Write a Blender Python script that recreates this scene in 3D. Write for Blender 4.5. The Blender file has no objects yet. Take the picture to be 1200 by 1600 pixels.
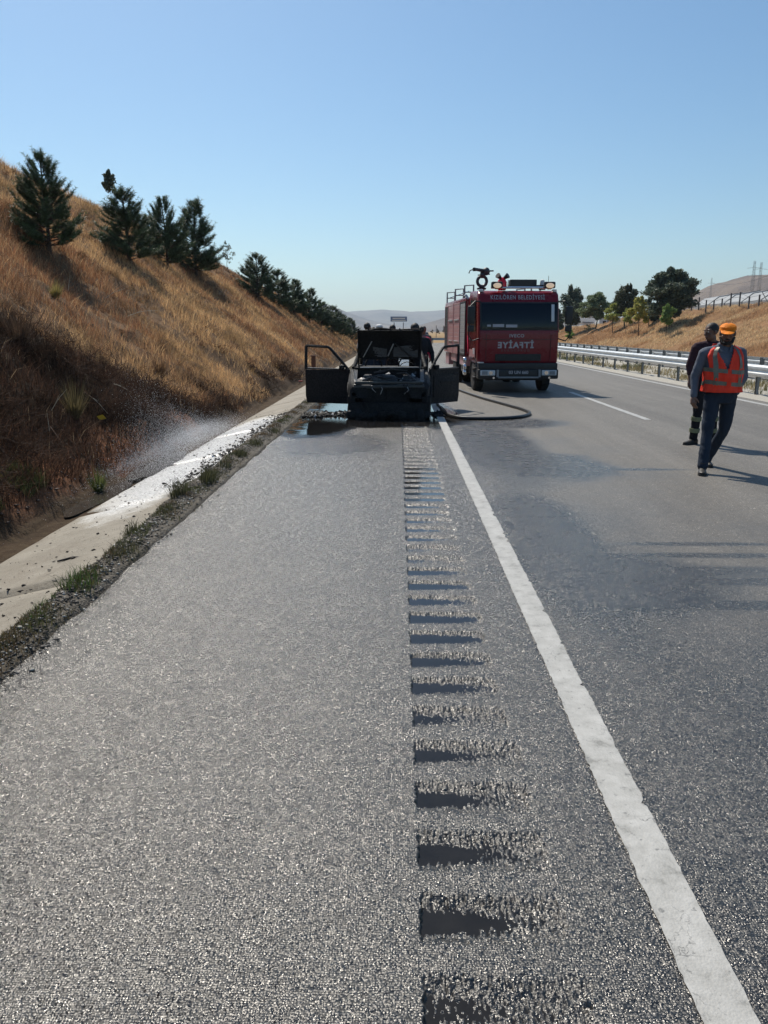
import bpy, bmesh, math, random
import numpy as np
from mathutils import Vector, Matrix, noise as mnoise
R = math.radians
SC = bpy.context.scene
COL = SC.collection

# ------------------------------------------------------------------ camera, world, sun, exposure
CAM_H = 1.62
cam_d = bpy.data.cameras.new('camera'); cam = bpy.data.objects.new('camera', cam_d); COL.objects.link(cam)
cam_d.sensor_fit = 'VERTICAL'; cam_d.sensor_height = 36.0; cam_d.lens = 36.0*1220/1600
cam_d.clip_start = 0.05; cam_d.clip_end = 20000
PITCH = math.atan(283/1220); YAW = math.atan((23/1220)*math.cos(PITCH))
cam.location = (0, 0, CAM_H); cam.rotation_euler = (math.pi/2 - PITCH, 0, YAW)
SC.camera = cam
SUN_AZ = R(27); SUN_EL = R(52)        # sun ahead and to the left
W = bpy.data.worlds.new('World'); SC.world = W; W.use_nodes = True
wn = W.node_tree; wn.nodes.clear()
sky = wn.nodes.new('ShaderNodeTexSky'); sky.sky_type = 'NISHITA'; sky.sun_disc = False
sky.sun_elevation = SUN_EL; sky.sun_rotation = -SUN_AZ
sky.altitude = 400; sky.air_density = 1.0; sky.dust_density = 1.0; sky.ozone_density = 2.6
bg = wn.nodes.new('ShaderNodeBackground'); bg.inputs[1].default_value = 0.114
wo = wn.nodes.new('ShaderNodeOutputWorld')
hs = wn.nodes.new('ShaderNodeHueSaturation'); hs.inputs['Saturation'].default_value = 1.16; wn.links.new(sky.outputs[0], hs.inputs['Color']); tn_ = wn.nodes.new('ShaderNodeMix'); tn_.data_type = 'RGBA'; tn_.blend_type = 'MULTIPLY'; tn_.inputs[0].default_value = 1.0; tn_.inputs[7].default_value = (.92, 1.03, 1.0, 1); wn.links.new(hs.outputs[0], tn_.inputs[6]); wn.links.new(tn_.outputs[2], bg.inputs[0]); wn.links.new(bg.outputs[0], wo.inputs[0])
sd = bpy.data.lights.new('sun', 'SUN'); sun = bpy.data.objects.new('sun', sd); COL.objects.link(sun)
sd.energy = 5.0; sd.angle = R(0.53); sd.color = (1.0, 0.93, 0.82)
sdir = Vector((-math.sin(SUN_AZ)*math.cos(SUN_EL), math.cos(SUN_AZ)*math.cos(SUN_EL), math.sin(SUN_EL)))
sun.rotation_euler = sdir.to_track_quat('Z', 'Y').to_euler()
SC.render.engine = 'CYCLES'
SC.view_settings.view_transform = 'Standard'; SC.view_settings.look = 'None'
SC.view_settings.exposure = 0.0; SC.view_settings.gamma = 1.0; SC.view_settings.use_curve_mapping = False

# ------------------------------------------------------------------ helpers
def tag(o, label=None, cat=None, group=None, kind=None):
    if label: o['label'] = label
    if cat: o['category'] = cat
    if group: o['group'] = group
    if kind: o['kind'] = kind
    return o
def empty(name, loc=(0, 0, 0), rz=0.0, label=None, cat=None, group=None):
    o = bpy.data.objects.new(name, None); COL.objects.link(o); o.location = loc; o.rotation_euler = (0, 0, rz)
    o.empty_display_size = 0.2
    return tag(o, label, cat, group)
def children(o): return [c for c in bpy.data.objects if c.parent == o]
def copy_tree(o, parent=None, kids=None):
    c = o.copy(); COL.objects.link(c)
    if parent: c.parent = parent
    for ch in children(o): copy_tree(ch, c)
    return c
def link_mesh(name, me, mats, parent=None):
    o = bpy.data.objects.new(name, me); COL.objects.link(o)
    for m in (mats if isinstance(mats, (list, tuple)) else [mats]): me.materials.append(m)
    if parent: o.parent = parent
    return o
def np_mesh(name, V, F, mats, parent=None, col=None, smooth=False, midx=None):
    """V (n,3) float; F (m,k) int with k = 3 or 4"""
    V = np.ascontiguousarray(V, dtype=np.float32); F = np.ascontiguousarray(F, dtype=np.int32)
    me = bpy.data.meshes.new(name); k = F.shape[1]
    me.vertices.add(len(V)); me.vertices.foreach_set('co', V.ravel())
    me.loops.add(F.size); me.loops.foreach_set('vertex_index', F.ravel())
    me.polygons.add(len(F)); me.polygons.foreach_set('loop_start', np.arange(0, F.size, k, dtype=np.int32))
    me.polygons.foreach_set('loop_total', np.full(len(F), k, dtype=np.int32))
    if smooth: me.polygons.foreach_set('use_smooth', np.ones(len(F), dtype=bool))
    if midx is not None: me.polygons.foreach_set('material_index', np.asarray(midx, dtype=np.int32))
    me.update(calc_edges=True)
    if col is not None:
        a = me.color_attributes.new('tint', 'FLOAT_COLOR', 'POINT')
        c4 = np.ones((len(V), 4), dtype=np.float32); c4[:, :3] = col; a.data.foreach_set('color', c4.ravel())
    return link_mesh(name, me, mats, parent)
def frame(d):
    d = Vector(d).normalized(); up = Vector((0, 0, 1)) if abs(d.z) < .95 else Vector((1, 0, 0))
    x = up.cross(d).normalized(); y = d.cross(x).normalized(); return x, y, d
class MB:
    def __init__(s): s.v = []; s.f = []
    def add(s, vs, fs):
        n = len(s.v); s.v += [tuple(v) for v in vs]; s.f += [tuple(i+n for i in f) for f in fs]; return s
    def box(s, c, d, rz=0, rx=0, ry=0, bev=0.0):
        """c centre, d full size; bev chamfers every edge"""
        hx, hy, hz = d[0]/2, d[1]/2, d[2]/2
        M = Matrix.Translation(c) @ Matrix.Rotation(rz, 4, 'Z') @ Matrix.Rotation(ry, 4, 'Y') @ Matrix.Rotation(rx, 4, 'X')
        if bev <= 0:
            vs = [M @ Vector((x*hx, y*hy, z*hz)) for x in (-1, 1) for y in (-1, 1) for z in (-1, 1)]
            return s.add(vs, [(0, 1, 3, 2), (4, 6, 7, 5), (0, 4, 5, 1), (2, 3, 7, 6), (0, 2, 6, 4), (1, 5, 7, 3)])
        b = min(bev, hx*.95, hy*.95, hz*.95); bm = bmesh.new()
        bmesh.ops.create_cube(bm, size=1, matrix=Matrix.Diagonal((d[0], d[1], d[2], 1)))
        bmesh.ops.bevel(bm, geom=bm.edges[:], offset=b, segments=2, affect='EDGES', profile=.6)
        bm.verts.ensure_lookup_table(); vs = [M @ v.co for v in bm.verts]; fs = [[v.index for v in f.verts] for f in bm.faces]
        bm.free(); return s.add(vs, fs)
    def tube(s, pts, r, n=8, cap=True, flat=1.0):
        pts = [Vector(p) for p in pts]; m = len(pts); rs = r if isinstance(r, (list, tuple)) else [r]*m
        vs = []; fs = []; px = None
        for i, p in enumerate(pts):
            d = (pts[min(i+1, m-1)] - pts[max(i-1, 0)])
            if d.length < 1e-9: d = Vector((0, 0, 1))
            x, y, d = frame(d)
            if px is not None:
                x = (px - d*px.dot(d)); x = x.normalized() if x.length > 1e-6 else frame(d)[0]; y = d.cross(x)
            px = x
            for k in range(n):
                a = 2*math.pi*k/n; vs.append(p + x*math.cos(a)*rs[i] + y*math.sin(a)*rs[i]*flat)
        for i in range(m-1):
            for k in range(n): fs.append((i*n+k, i*n+(k+1) % n, (i+1)*n+(k+1) % n, (i+1)*n+k))
        if cap: fs += [tuple(reversed(range(n))), tuple((m-1)*n+k for k in range(n))]
        return s.add(vs, fs)
    def cyl(s, a, b, r, n=16, r2=None): return s.tube([a, b], [r, r if r2 is None else r2], n)
    def lathe(s, prof, n=20, c=(0, 0, 0), axis='Z'):
        """prof list of (r, h) along axis"""
        vs = []; fs = []; m = len(prof)
        for r, h in prof:
            for k in range(n):
                a = 2*math.pi*k/n; x, y = r*math.cos(a), r*math.sin(a)
                v = (x, y, h) if axis == 'Z' else ((h, x, y) if axis == 'X' else (y, h, x))
                vs.append((v[0]+c[0], v[1]+c[1], v[2]+c[2]))
        for i in range(m-1):
            for k in range(n): fs.append((i*n+k, i*n+(k+1) % n, (i+1)*n+(k+1) % n, (i+1)*n+k))
        fs += [tuple(reversed(range(n))), tuple((m-1)*n+k for k in range(n))]
        return s.add(vs, fs)
    def loft(s, rings, cap=True):
        """rings: list of equal-length point lists"""
        n = len(rings[0]); vs = [p for r in rings for p in r]; fs = []
        for i in range(len(rings)-1):
            for k in range(n): fs.append((i*n+k, i*n+(k+1) % n, (i+1)*n+(k+1) % n, (i+1)*n+k))
        if cap: fs += [tuple(reversed(range(n))), tuple((len(rings)-1)*n+k for k in range(n))]
        return s.add(vs, fs)
    def prism(s, poly, off):
        """poly: list of 3D points, extruded by vector off"""
        n = len(poly); off = Vector(off); vs = [Vector(p) for p in poly] + [Vector(p)+off for p in poly]
        fs = [tuple(reversed(range(n))), tuple(range(n, 2*n))] + [(k, (k+1) % n, (k+1) % n+n, k+n) for k in range(n)]
        return s.add(vs, fs)
    def ball(s, c, r, n=10, sq=(1, 1, 1)):
        m = max(4, n//2); prof = []
        rings = []
        for i in range(m+1):
            t = math.pi*(0.02 + .96*i/m) - math.pi/2
            rings.append([(c[0]+r*sq[0]*math.cos(t)*math.cos(2*math.pi*k/n), c[1]+r*sq[1]*math.cos(t)*math.sin(2*math.pi*k/n), c[2]+r*sq[2]*math.sin(t)) for k in range(n)])
        return s.loft(rings)
    def build(s, name, mat, parent=None, smooth=False, fix=True):
        me = bpy.data.meshes.new(name); me.from_pydata(s.v, [], s.f)
        if fix:
            bm = bmesh.new(); bm.from_mesh(me); bmesh.ops.recalc_face_normals(bm, faces=bm.faces[:]); bm.to_mesh(me); bm.free()
        if smooth:
            me.polygons.foreach_set('use_smooth', np.ones(len(me.polygons), dtype=bool))
            me.update()
            try: me.set_sharp_from_angle(angle=R(38))
            except Exception: pass
        return link_mesh(name, me, mat, parent)

# value noise on numpy arrays (fast, smooth, repeatable)
_rng = np.random.RandomState(7); _T = _rng.rand(512, 512)
def vn(x, y, s=1.0, o=0):
    x = np.asarray(x, dtype=np.float64)*s + 37.17*o + 101.3; y = np.asarray(y, dtype=np.float64)*s + 91.7*o + 55.1
    xi = np.floor(x).astype(int); yi = np.floor(y).astype(int); fx = x-xi; fy = y-yi
    fx = fx*fx*(3-2*fx); fy = fy*fy*(3-2*fy); g = lambda a, b: _T[a % 512, b % 512]
    return (g(xi, yi)*(1-fx)+g(xi+1, yi)*fx)*(1-fy) + (g(xi, yi+1)*(1-fx)+g(xi+1, yi+1)*fx)*fy
def fbm(x, y, s=1.0, n=4, o=0):
    a = 1.0; t = 0; r = 0
    for i in range(n): r = r + a*vn(x, y, s, o+i*3); t += a; a *= .5; s *= 2.03
    return r/t
def sstep(a, b, x):
    t = np.clip((np.asarray(x, dtype=np.float64)-a)/(b-a), 0, 1); return t*t*(3-2*t)

# ------------------------------------------------------------------ materials
class NT:
    def __init__(s, name):
        s.m = bpy.data.materials.new(name); s.m.use_nodes = True; s.t = s.m.node_tree; s.t.nodes.clear()
        s.out = s.n('OutputMaterial'); s.b = s.n('BsdfPrincipled'); s.l(s.b.outputs[0], s.out.inputs[0])
    def n(s, ty, **kw):
        x = s.t.nodes.new('ShaderNode'+ty)
        for k, v in kw.items():
            if k[0] == '_': setattr(x, k[1:], v)
            else:
                key = int(k[1:]) if k[0] == 'i' and k[1:].isdigit() else k.replace('_', ' ')
                x.inputs[key].default_value = v
        return x
    def l(s, a, b): s.t.links.new(a, b)
    def co(s):
        if not hasattr(s, '_co'): s._co = s.n('TexCoord').outputs['Object']
        return s._co
    def noise(s, scale, detail=4, rough=.55, vec=None, out=0, dist=0):
        x = s.n('TexNoise', Scale=scale, Detail=detail, Roughness=rough, Distortion=dist); s.l(vec or s.co(), x.inputs['Vector']); return x.outputs[out]
    def voro(s, scale, feature='F1', vec=None, out='Distance', rnd=1.0):
        x = s.n('TexVoronoi', _feature=feature, Scale=scale, Randomness=rnd); s.l(vec or s.co(), x.inputs['Vector']); return x.outputs[out]
    def map(s, sc=(1, 1, 1), loc=(0, 0, 0), rot=(0, 0, 0)):
        x = s.n('Mapping', Scale=sc, Location=loc, Rotation=rot); s.l(s.co(), x.inputs['Vector']); return x.outputs[0]
    def ramp(s, f, pts, interp='LINEAR'):
        x = s.n('ValToRGB'); cr = x.color_ramp; cr.interpolation = interp
        while len(cr.elements) < len(pts): cr.elements.new(.5)
        for e, (p, c) in zip(cr.elements, pts):
            e.position = p; e.color = (c, c, c, 1) if isinstance(c, (int, float)) else (*c, 1)
        s.l(f, x.inputs[0]); return x.outputs[0]
    def math(s, op, a, b=None, clamp=False, c=None):
        x = s.n('Math', _operation=op, _use_clamp=clamp)
        for i, q in enumerate((a, b, c)):
            if q is None: continue
            if isinstance(q, (int, float)): x.inputs[i].default_value = q
            else: s.l(q, x.inputs[i])
        return x.outputs[0]
    def mix(s, f, a, b, mode='MIX'):
        x = s.n('Mix', _data_type='RGBA', _blend_type=mode)
        for i, q in ((0, f), (6, a), (7, b)):
            if isinstance(q, (int, float)): x.inputs[i].default_value = q if i == 0 else (q, q, q, 1)
            elif isinstance(q, tuple): x.inputs[i].default_value = (*q, 1)
            else: s.l(q, x.inputs[i])
        return x.outputs[2]
    def bump(s, h, strength=.5, dist=.01, nrm=None):
        x = s.n('Bump', Distance=dist)
        if isinstance(strength, (int, float)): x.inputs['Strength'].default_value = strength
        else: s.l(strength, x.inputs['Strength'])
        s.l(h, x.inputs['Height'])
        if nrm: s.l(nrm, x.inputs['Normal'])
        return x.outputs[0]
    def set(s, **kw):
        for k, v in kw.items():
            i = s.b.inputs[k.replace('_', ' ')]
            if isinstance(v, (int, float)): i.default_value = v
            elif isinstance(v, tuple): i.default_value = (*v, 1) if len(v) == 3 else v
            else: s.l(v, i)
        return s
def simple(name, c, rough=.6, metal=0.0, var=.25, vs=6.0, bump=0.0, bs=60.0, spec=.5, **kw):
    t = NT(name); n = t.noise(vs, 5, .6)
    dark = tuple(x*(1-var) for x in c); lite = tuple(min(1, x*(1+var)) for x in c)
    t.set(Base_Color=t.ramp(n, [(.3, dark), (.7, lite)]), Metallic=metal, Specular_IOR_Level=spec)
    t.set(Roughness=t.ramp(t.noise(vs*2.3, 4), [(.3, max(.02, rough*.85)), (.7, min(1, rough*1.15))]))
    if bump > 0: t.set(Normal=t.bump(t.noise(bs, 5, .6), bump, .01))
    t.set(**kw); return t.m
def tinted(name, rough=.75, trans=0.0, spec=.3, mul=1.0):
    t = NT(name); a = t.n('Attribute', _attribute_name='tint')
    t.set(Base_Color=a.outputs['Color'], Roughness=rough, Specular_IOR_Level=spec)
    if trans > 0:
        tr = t.n('BsdfTranslucent'); t.l(a.outputs['Color'], tr.inputs[0]); mx = t.n('MixShader'); mx.inputs[0].default_value = trans
        t.l(t.b.outputs[0], mx.inputs[1]); t.l(tr.outputs[0], mx.inputs[2]); t.l(mx.outputs[0], t.out.inputs[0])
    return t.m
M = {}
def ell(t, sep, cx, cy, rx, ry, nz, amp=.6, gain=1.7):
    """soft ellipse mask with a ragged rim: 1 inside, 0 outside"""
    dx = t.math('DIVIDE', t.math('SUBTRACT', sep.outputs[0], cx), rx); dy = t.math('DIVIDE', t.math('SUBTRACT', sep.outputs[1], cy), ry)
    d = t.math('ADD', t.math('MULTIPLY', dx, dx), t.math('MULTIPLY', dy, dy))
    d = t.math('ADD', d, t.math('MULTIPLY', t.math('SUBTRACT', nz, .5), amp*2.4))
    return t.math("SUBTRACT", 1.0, t.math("MULTIPLY_ADD", d, gain, False, -.62*gain), clamp=True)
def asphalt():
    t = NT('asphalt'); sep = t.n('SeparateXYZ'); t.l(t.co(), sep.inputs[0])
    flat = t.map((1, 1, 0))
    vc = t.n('TexVoronoi', _feature='F1', Scale=135.0); t.l(flat, vc.inputs['Vector'])
    vb = t.n('TexVoronoi', _feature='F1', Scale=300.0); t.l(flat, vb.inputs['Vector'])
    cs = t.n('SeparateColor'); t.l(vc.outputs['Color'], cs.inputs[0])
    stone = t.ramp(cs.outputs[0], [(0, (.030, .029, .028)), (.5, (.066, .063, .06)), (.8, (.15, .143, .133)), (.95, (.32, .305, .28)), (1, (.60, .57, .53))])
    gap = t.ramp(vc.outputs['Distance'], [(.26, 0.0), (.55, 1.0)])
    base = t.mix(gap, stone, (.010, .010, .010))
    big = t.noise(.55, 5, .6, flat); mid = t.noise(4.0, 4, .6, flat)
    base = t.mix(1.0, base, t.ramp(big, [(.3, .8), (.7, 1.18)]), 'MULTIPLY')
    base = t.mix(1.0, base, t.ramp(mid, [(.3, .88), (.7, 1.1)]), 'MULTIPLY')
    # worn, drier travel lane beyond the edge line, paled farther off to imitate grazing glare
    vk = t.n('TexVoronoi', _feature='F1', Scale=52.0); t.l(flat, vk.inputs['Vector']); ck = t.n('SeparateColor'); t.l(vk.outputs['Color'], ck.inputs[0])
    vq = t.n('TexVoronoi', _feature='F1', Scale=24.0); t.l(flat, vq.inputs['Vector']); cq = t.n('SeparateColor'); t.l(vq.outputs['Color'], cq.inputs[0])
    base = t.mix(1.0, base, t.ramp(ck.outputs[0], [(0, .62), (.6, .95), (.9, 1.2), (1, 1.6)]), 'MULTIPLY'); base = t.mix(1.0, base, t.ramp(cq.outputs[0], [(0, .84), (.7, 1.0), (1, 1.35)]), 'MULTIPLY')
    dry_glare_x = t.math('MULTIPLY_ADD', t.math('SUBTRACT', sep.outputs[0], 1.0), .30, False, 0.0); dry_glare_y = t.math('MULTIPLY', t.math('SUBTRACT', sep.outputs[1], 5.0), .075)
    dry = t.math('ADD', t.math('ADD', dry_glare_x, dry_glare_y), t.math('MULTIPLY', t.math('SUBTRACT', big, .5), 1.6), clamp=True); dry = t.math('MULTIPLY', dry, t.math('MULTIPLY', t.math('SUBTRACT', sep.outputs[0], .8), 1.2, clamp=True))  # mask for drier asphalt and for distant glare painted into the base colour
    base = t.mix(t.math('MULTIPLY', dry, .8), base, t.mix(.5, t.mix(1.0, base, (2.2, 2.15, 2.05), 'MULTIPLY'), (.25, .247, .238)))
    nz = t.noise(1.3, 6, .65, flat); nzf = t.noise(5.5, 5, .7, flat)
    nzf2 = t.mix(.40, t.noise(1.3, 6, .7, flat), t.noise(7, 6, .75, flat)); nzx = t.noise(2.2, 5, .65, t.map((.35, 1.6, 0)))
    pud = [(-1.45, 14.3, .75, 2.3), (-.2, 14.6, 1.5, 1.2), (-.6, 17.5, 1.6, 2.6), (.68, 15.8, .5, 2.4)]
    wet = [(1.45, 11.4, .62, 2.9), (1.9, 14.2, 1.1, .9), (1.9, 9.6, .75, 1.0), (1.22, 6.0, .38, 1.9), (1.55, 5.0, .62, .65), (-1.0, 11.4, .9, 1.3), (4.2, 6.3, .9, .5)]
    streak = [(2.35, 5.92, .55, .05), (2.35, 5.60, .75, .06), (2.25, 4.98, 1.25, .075), (2.3, 4.52, 1.15, .07), (2.5, 9.3, .8, .07), (1.7, 5.2, .9, .12)]
    def mx(lst, n, amp, gain=1.7):
        r = None
        for e in lst:
            q = ell(t, sep, *e, n, amp, gain); r = q if r is None else t.math('MAXIMUM', r, q)
        return r
    P = mx(pud, nz, .45); Wt = t.math('MAXIMUM', mx(wet, nzf2, 1.15, 1.15), mx(streak, nzx, 1.2, .62))
    Wt = t.math('MAXIMUM', Wt, P); Wt = t.math('MULTIPLY', Wt, t.ramp(nzf, [(.2, .75), (.7, 1.0)]))
    base = t.mix(1.0, base, (1.06, 1.0, .92), 'MULTIPLY')
    trk = t.noise(1.0, 4, .6, t.map((1.5, .06, 0))); base = t.mix(1.0, base, t.ramp(trk, [(.35, .80), (.65, 1.15)]), 'MULTIPLY'); blot = t.ramp(t.noise(3.1, 5, .7, t.map((1, .7, 0), (4, 9, 0))), [(.62, 1.0), (.72, .72)]); base = t.mix(1.0, base, blot, 'MULTIPLY')
    base = t.mix(Wt, base, t.mix(1.0, base, (.36, .365, .39), 'MULTIPLY'))
    rough = t.ramp(cs.outputs[1], [(0, .19), (.5, .31), (1, .5)])
    rough = t.mix(Wt, t.mix(dry, rough, .65), .24); rough = t.mix(P, rough, .035)
    h = t.math('ADD', t.math('MULTIPLY', t.math('SUBTRACT', 1.0, vc.outputs['Distance']), 1.0), t.math('MULTIPLY', t.math('SUBTRACT', 1.0, vb.outputs['Distance']), .35))
    h = t.math('ADD', h, t.math('MULTIPLY', cs.outputs[2], .55))
    st = t.math('SUBTRACT', 1.0, t.math('MULTIPLY', P, .965)); st = t.math('MULTIPLY', st, t.math('SUBTRACT', 1.0, t.math('MULTIPLY', Wt, .15)))
    geo = t.n('NewGeometry'); va = t.n('VectorMath', _operation='SUBTRACT'); mk = t.n('Mix', _data_type='VECTOR'); mk.inputs[0].default_value = .30; t.l(vc.outputs['Color'], mk.inputs[4]); t.l(vk.outputs['Color'], mk.inputs[5]); t.l(mk.outputs[1], va.inputs[0]); va.inputs[1].default_value = (.5, .5, .5)
    vs_ = t.n('VectorMath', _operation='SCALE'); t.l(va.outputs[0], vs_.inputs[0]); t.l(t.math('MULTIPLY', st, .80), vs_.inputs['Scale']); vm_ = t.n('VectorMath', _operation='MULTIPLY'); t.l(vs_.outputs[0], vm_.inputs[0]); vm_.inputs[1].default_value = (1, 1, 0)
    vd = t.n('VectorMath', _operation='ADD'); t.l(geo.outputs['Normal'], vd.inputs[0]); t.l(vm_.outputs[0], vd.inputs[1]); vn_ = t.n('VectorMath', _operation='NORMALIZE'); t.l(vd.outputs[0], vn_.inputs[0]); tn = vn_.outputs[0]
    t.set(Base_Color=base, Roughness=rough, Specular_Tint=(1.0, .975, .94), Specular_IOR_Level=t.math('MULTIPLY_ADD', dry, -.55, False, 1.0), Normal=t.bump(h, t.math('MULTIPLY', st, .8), .0032, tn))
    return t.m
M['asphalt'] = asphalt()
def paint():
    t = NT('road paint'); flat = t.map((1, 1, 0))
    n = t.noise(9, 6, .7, flat); c = t.ramp(n, [(.30, (.17, .167, .150)), (.43, (.36, .352, .325)), (.7, (.50, .49, .46))])
    wv_ = t.n('VectorMath', _operation='MULTIPLY_ADD'); t.l(t.noise(7, 4, .7, flat, out=1), wv_.inputs[0]); wv_.inputs[1].default_value = (.16, .16, 0); t.l(flat, wv_.inputs[2]); cr = t.voro(6.5, 'DISTANCE_TO_EDGE', wv_.outputs[0]); crk = t.math('MULTIPLY', t.ramp(cr, [(0, 1.0), (.012, 0.0)]), t.ramp(t.noise(2.3, 3), [(.52, 0.0), (.60, 1.0)]))
    chip = t.ramp(t.noise(26, 5, .7, flat), [(.60, 0.0), (.66, 1.0)])
    c = t.mix(t.math('MAXIMUM', crk, t.math('MULTIPLY', chip, .7)), c, (.12, .12, .115))
    vb = t.voro(125, 'F1', flat); t.set(Base_Color=c, Roughness=.55, Normal=t.bump(t.math('ADD', t.math('MULTIPLY', vb, -.35), t.math('MULTIPLY', n, 1.2)), .6, .004)); return t.m
M['paint'] = paint()
def concrete():
    t = NT('wet concrete'); sep = t.n('SeparateXYZ'); t.l(t.co(), sep.inputs[0]); nz = t.noise(1.6, 6, .7)
    c = t.ramp(t.noise(3.0, 6, .65), [(.3, (.20, .175, .13)), (.7, (.32, .285, .225))])
    c = t.mix(t.ramp(t.noise(90, 3, .7), [(.35, 0.0), (.7, .5)]), c, (.16, .14, .11)); c = t.mix(t.ramp(t.noise(1.7, 6, .7, t.map((1, .5, 1))), [(.50, 0.0), (.66, .7)]), c, (.17, .14, .10))
    c = t.mix(t.ramp(t.noise(14, 5, .7), [(.55, 0.0), (.70, .65)]), c, (.12, .095, .07))
    w = ell(t, sep, -2.85, 12.0, .75, 4.6, nz, .5)
    c = t.mix(w, c, t.mix(t.ramp(t.noise(38, 4, .75), [(.38, 0.0), (.54, 1.0)]), (.30, .29, .27), (.86, .86, .84)))
    t.set(Base_Color=c, Roughness=t.mix(w, .75, .22), Normal=t.bump(t.noise(55, 6, .7), .7, .012)); return t.m
M['concrete'] = concrete()
def soil():
    t = NT('hill soil'); n = t.noise(.8, 7, .65); n2 = t.noise(9, 6, .7)
    c = t.ramp(n, [(.28, (.075, .045, .028)), (.5, (.15, .085, .05)), (.72, (.24, .15, .085))])
    c = t.mix(t.ramp(n2, [(.35, 0.0), (.75, .75)]), c, (.30, .20, .11))
    a = t.n('Attribute', _attribute_name='tint'); c = t.mix(1.0, c, a.outputs['Color'], 'MULTIPLY')
    t.set(Base_Color=c, Roughness=.95, Specular_IOR_Level=.15, Normal=t.bump(t.math('ADD', n2, t.noise(40, 4, .7)), .8, .05)); return t.m
M['soil'] = soil()
def gravel(name, a, b, c3):
    t = NT(name); v = t.n('TexVoronoi', _feature='F1', Scale=70.0); t.l(t.co(), v.inputs['Vector'])
    cs = t.n('SeparateColor'); t.l(v.outputs['Color'], cs.inputs[0])
    c = t.mix(t.ramp(t.noise(2.2, 6, .65), [(.35, 0.0), (.65, 1.0)]), t.ramp(cs.outputs[0], [(0, a), (1, b)]), c3)
    t.set(Base_Color=c, Roughness=.85, Normal=t.bump(v.outputs['Distance'], .8, .01)); return t.m
M['gravel'] = gravel('pale gravel', (.30, .28, .24), (.52, .49, .42), (.40, .37, .31))
M['verge'] = gravel('dirt verge', (.04, .034, .025), (.15, .125, .095), (.055, .045, .028))
def field():
    t = NT('dry field'); c = t.ramp(t.noise(.02, 8, .65), [(.3, (.20, .125, .06)), (.5, (.33, .22, .11)), (.7, (.42, .31, .17))])
    c = t.mix(t.ramp(t.noise(.6, 6, .7), [(.4, 0.0), (.8, .5)]), c, (.16, .10, .05))
    t.set(Base_Color=c, Roughness=1.0, Specular_IOR_Level=.1); return t.m
M['field'] = field()
def hillmat(name, a, b, c3):
    t = NT(name); c = t.ramp(t.noise(.0035, 9, .68, dist=.4), [(.32, a), (.5, b), (.66, c3)])
    t.set(Base_Color=c, Roughness=1.0, Specular_IOR_Level=.05, Normal=t.bump(t.noise(.012, 8, .7), .7, 30)); return t.m
M['hill'] = hillmat('bare hill', (.085, .065, .06), (.17, .13, .11), (.28, .22, .17))
M['straw'] = tinted('dry straw', .8, .38, .2)
M['leaf'] = tinted('leaf', .55, .30, .35)
M['needle'] = tinted('needle', .5, .12, .35)
M['bark'] = simple('bark', (.075, .055, .042), .95, bump=.8, bs=30)
M['twig'] = simple('bleached twig', (.42, .36, .27), .8)
t_ = NT('standing water'); t_.set(Base_Color=(.05, .042, .034), Roughness=.12, IOR=1.33, Specular_IOR_Level=.5, Normal=t_.bump(t_.noise(22, 3), .05, .004)); M['water'] = t_.m
t_ = NT('groove water'); t_.set(Base_Color=t_.ramp(t_.noise(14, 4), [(.3, (.012, .011, .010)), (.7, (.020, .018, .016))]), Roughness=t_.ramp(t_.noise(6, 4), [(.35, .05), (.7, .12)]), IOR=1.33, Normal=t_.bump(t_.noise(70, 3), .12, .003)); M['gwater'] = t_.m
t_ = NT('water drops'); t_.set(Base_Color=(.95, .96, .97), Roughness=.2, Specular_IOR_Level=.8); q_ = t_.n('BsdfTranslucent'); q_.inputs[0].default_value = (.97, .98, 1, 1); x_ = t_.n('MixShader'); x_.inputs[0].default_value = .5; t_.l(t_.b.outputs[0], x_.inputs[1]); t_.l(q_.outputs[0], x_.inputs[2]); t_.l(x_.outputs[0], t_.out.inputs[0]); M['drops'] = t_.m
# ------------------------------------------------------------------ terrain
def crestL(y):
    return np.interp(y, [-30, 10, 30, 55, 70, 90, 120, 165, 220], [7.6, 8.2, 8.6, 7.4, 5.6, 3.6, 1.6, -.2, -.8])
def hillL(x, y):
    x = np.asarray(x, float); y = np.asarray(y, float)
    d = -3.72 - x; c = crestL(y)
    amp = sstep(0.0, 2.2, d)
    z = np.where(d > 0, .72*d, 0)
    z = c - np.log1p(np.exp(np.clip((c - z)*1.6, -40, 40)))/1.6 + .0      # soft minimum with the crest
    z = z - .3
    z = np.where(d < 0, -.315 + (fbm(x, y, 1.7, 4, 61)-.5)*.10*sstep(-.75, -.35, d) + np.interp(d, [-.62, -.34, 0], [.055, .005, .01]) , z)
    n = (fbm(x, y, .45, 4)-.5)*1.0 + (fbm(x, y, 2.2, 3, 5)-.5)*.28
    b = np.exp(-((d-.25)/.32)**2)*(fbm(x, y, 1.1, 3, 9)-.35)*.45
    return z + n*amp + b*(d > -.1) + (fbm(x, y, 6, 2, 2)-.5)*.05*sstep(0, .3, d)
def crestR(y):
    return np.interp(y, [-30, 40, 85, 110, 150, 230], [4.6, 4.4, 4.1, 3.0, 1.8, .2])
def hillR(x, y):
    x = np.asarray(x, float); y = np.asarray(y, float); d = x-23.3; c = crestR(y)
    z = np.where(d > 0, .45*d, 0); z = c - np.log1p(np.exp(np.clip((c-z)*1.8, -40, 40)))/1.8
    n = (fbm(x, y, .22, 4, 11)-.5)*1.3 + (fbm(x, y, 1.1, 3, 12)-.5)*.4
    return np.where(d > 0, z + n*sstep(0, 4, d), -.06)
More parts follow.
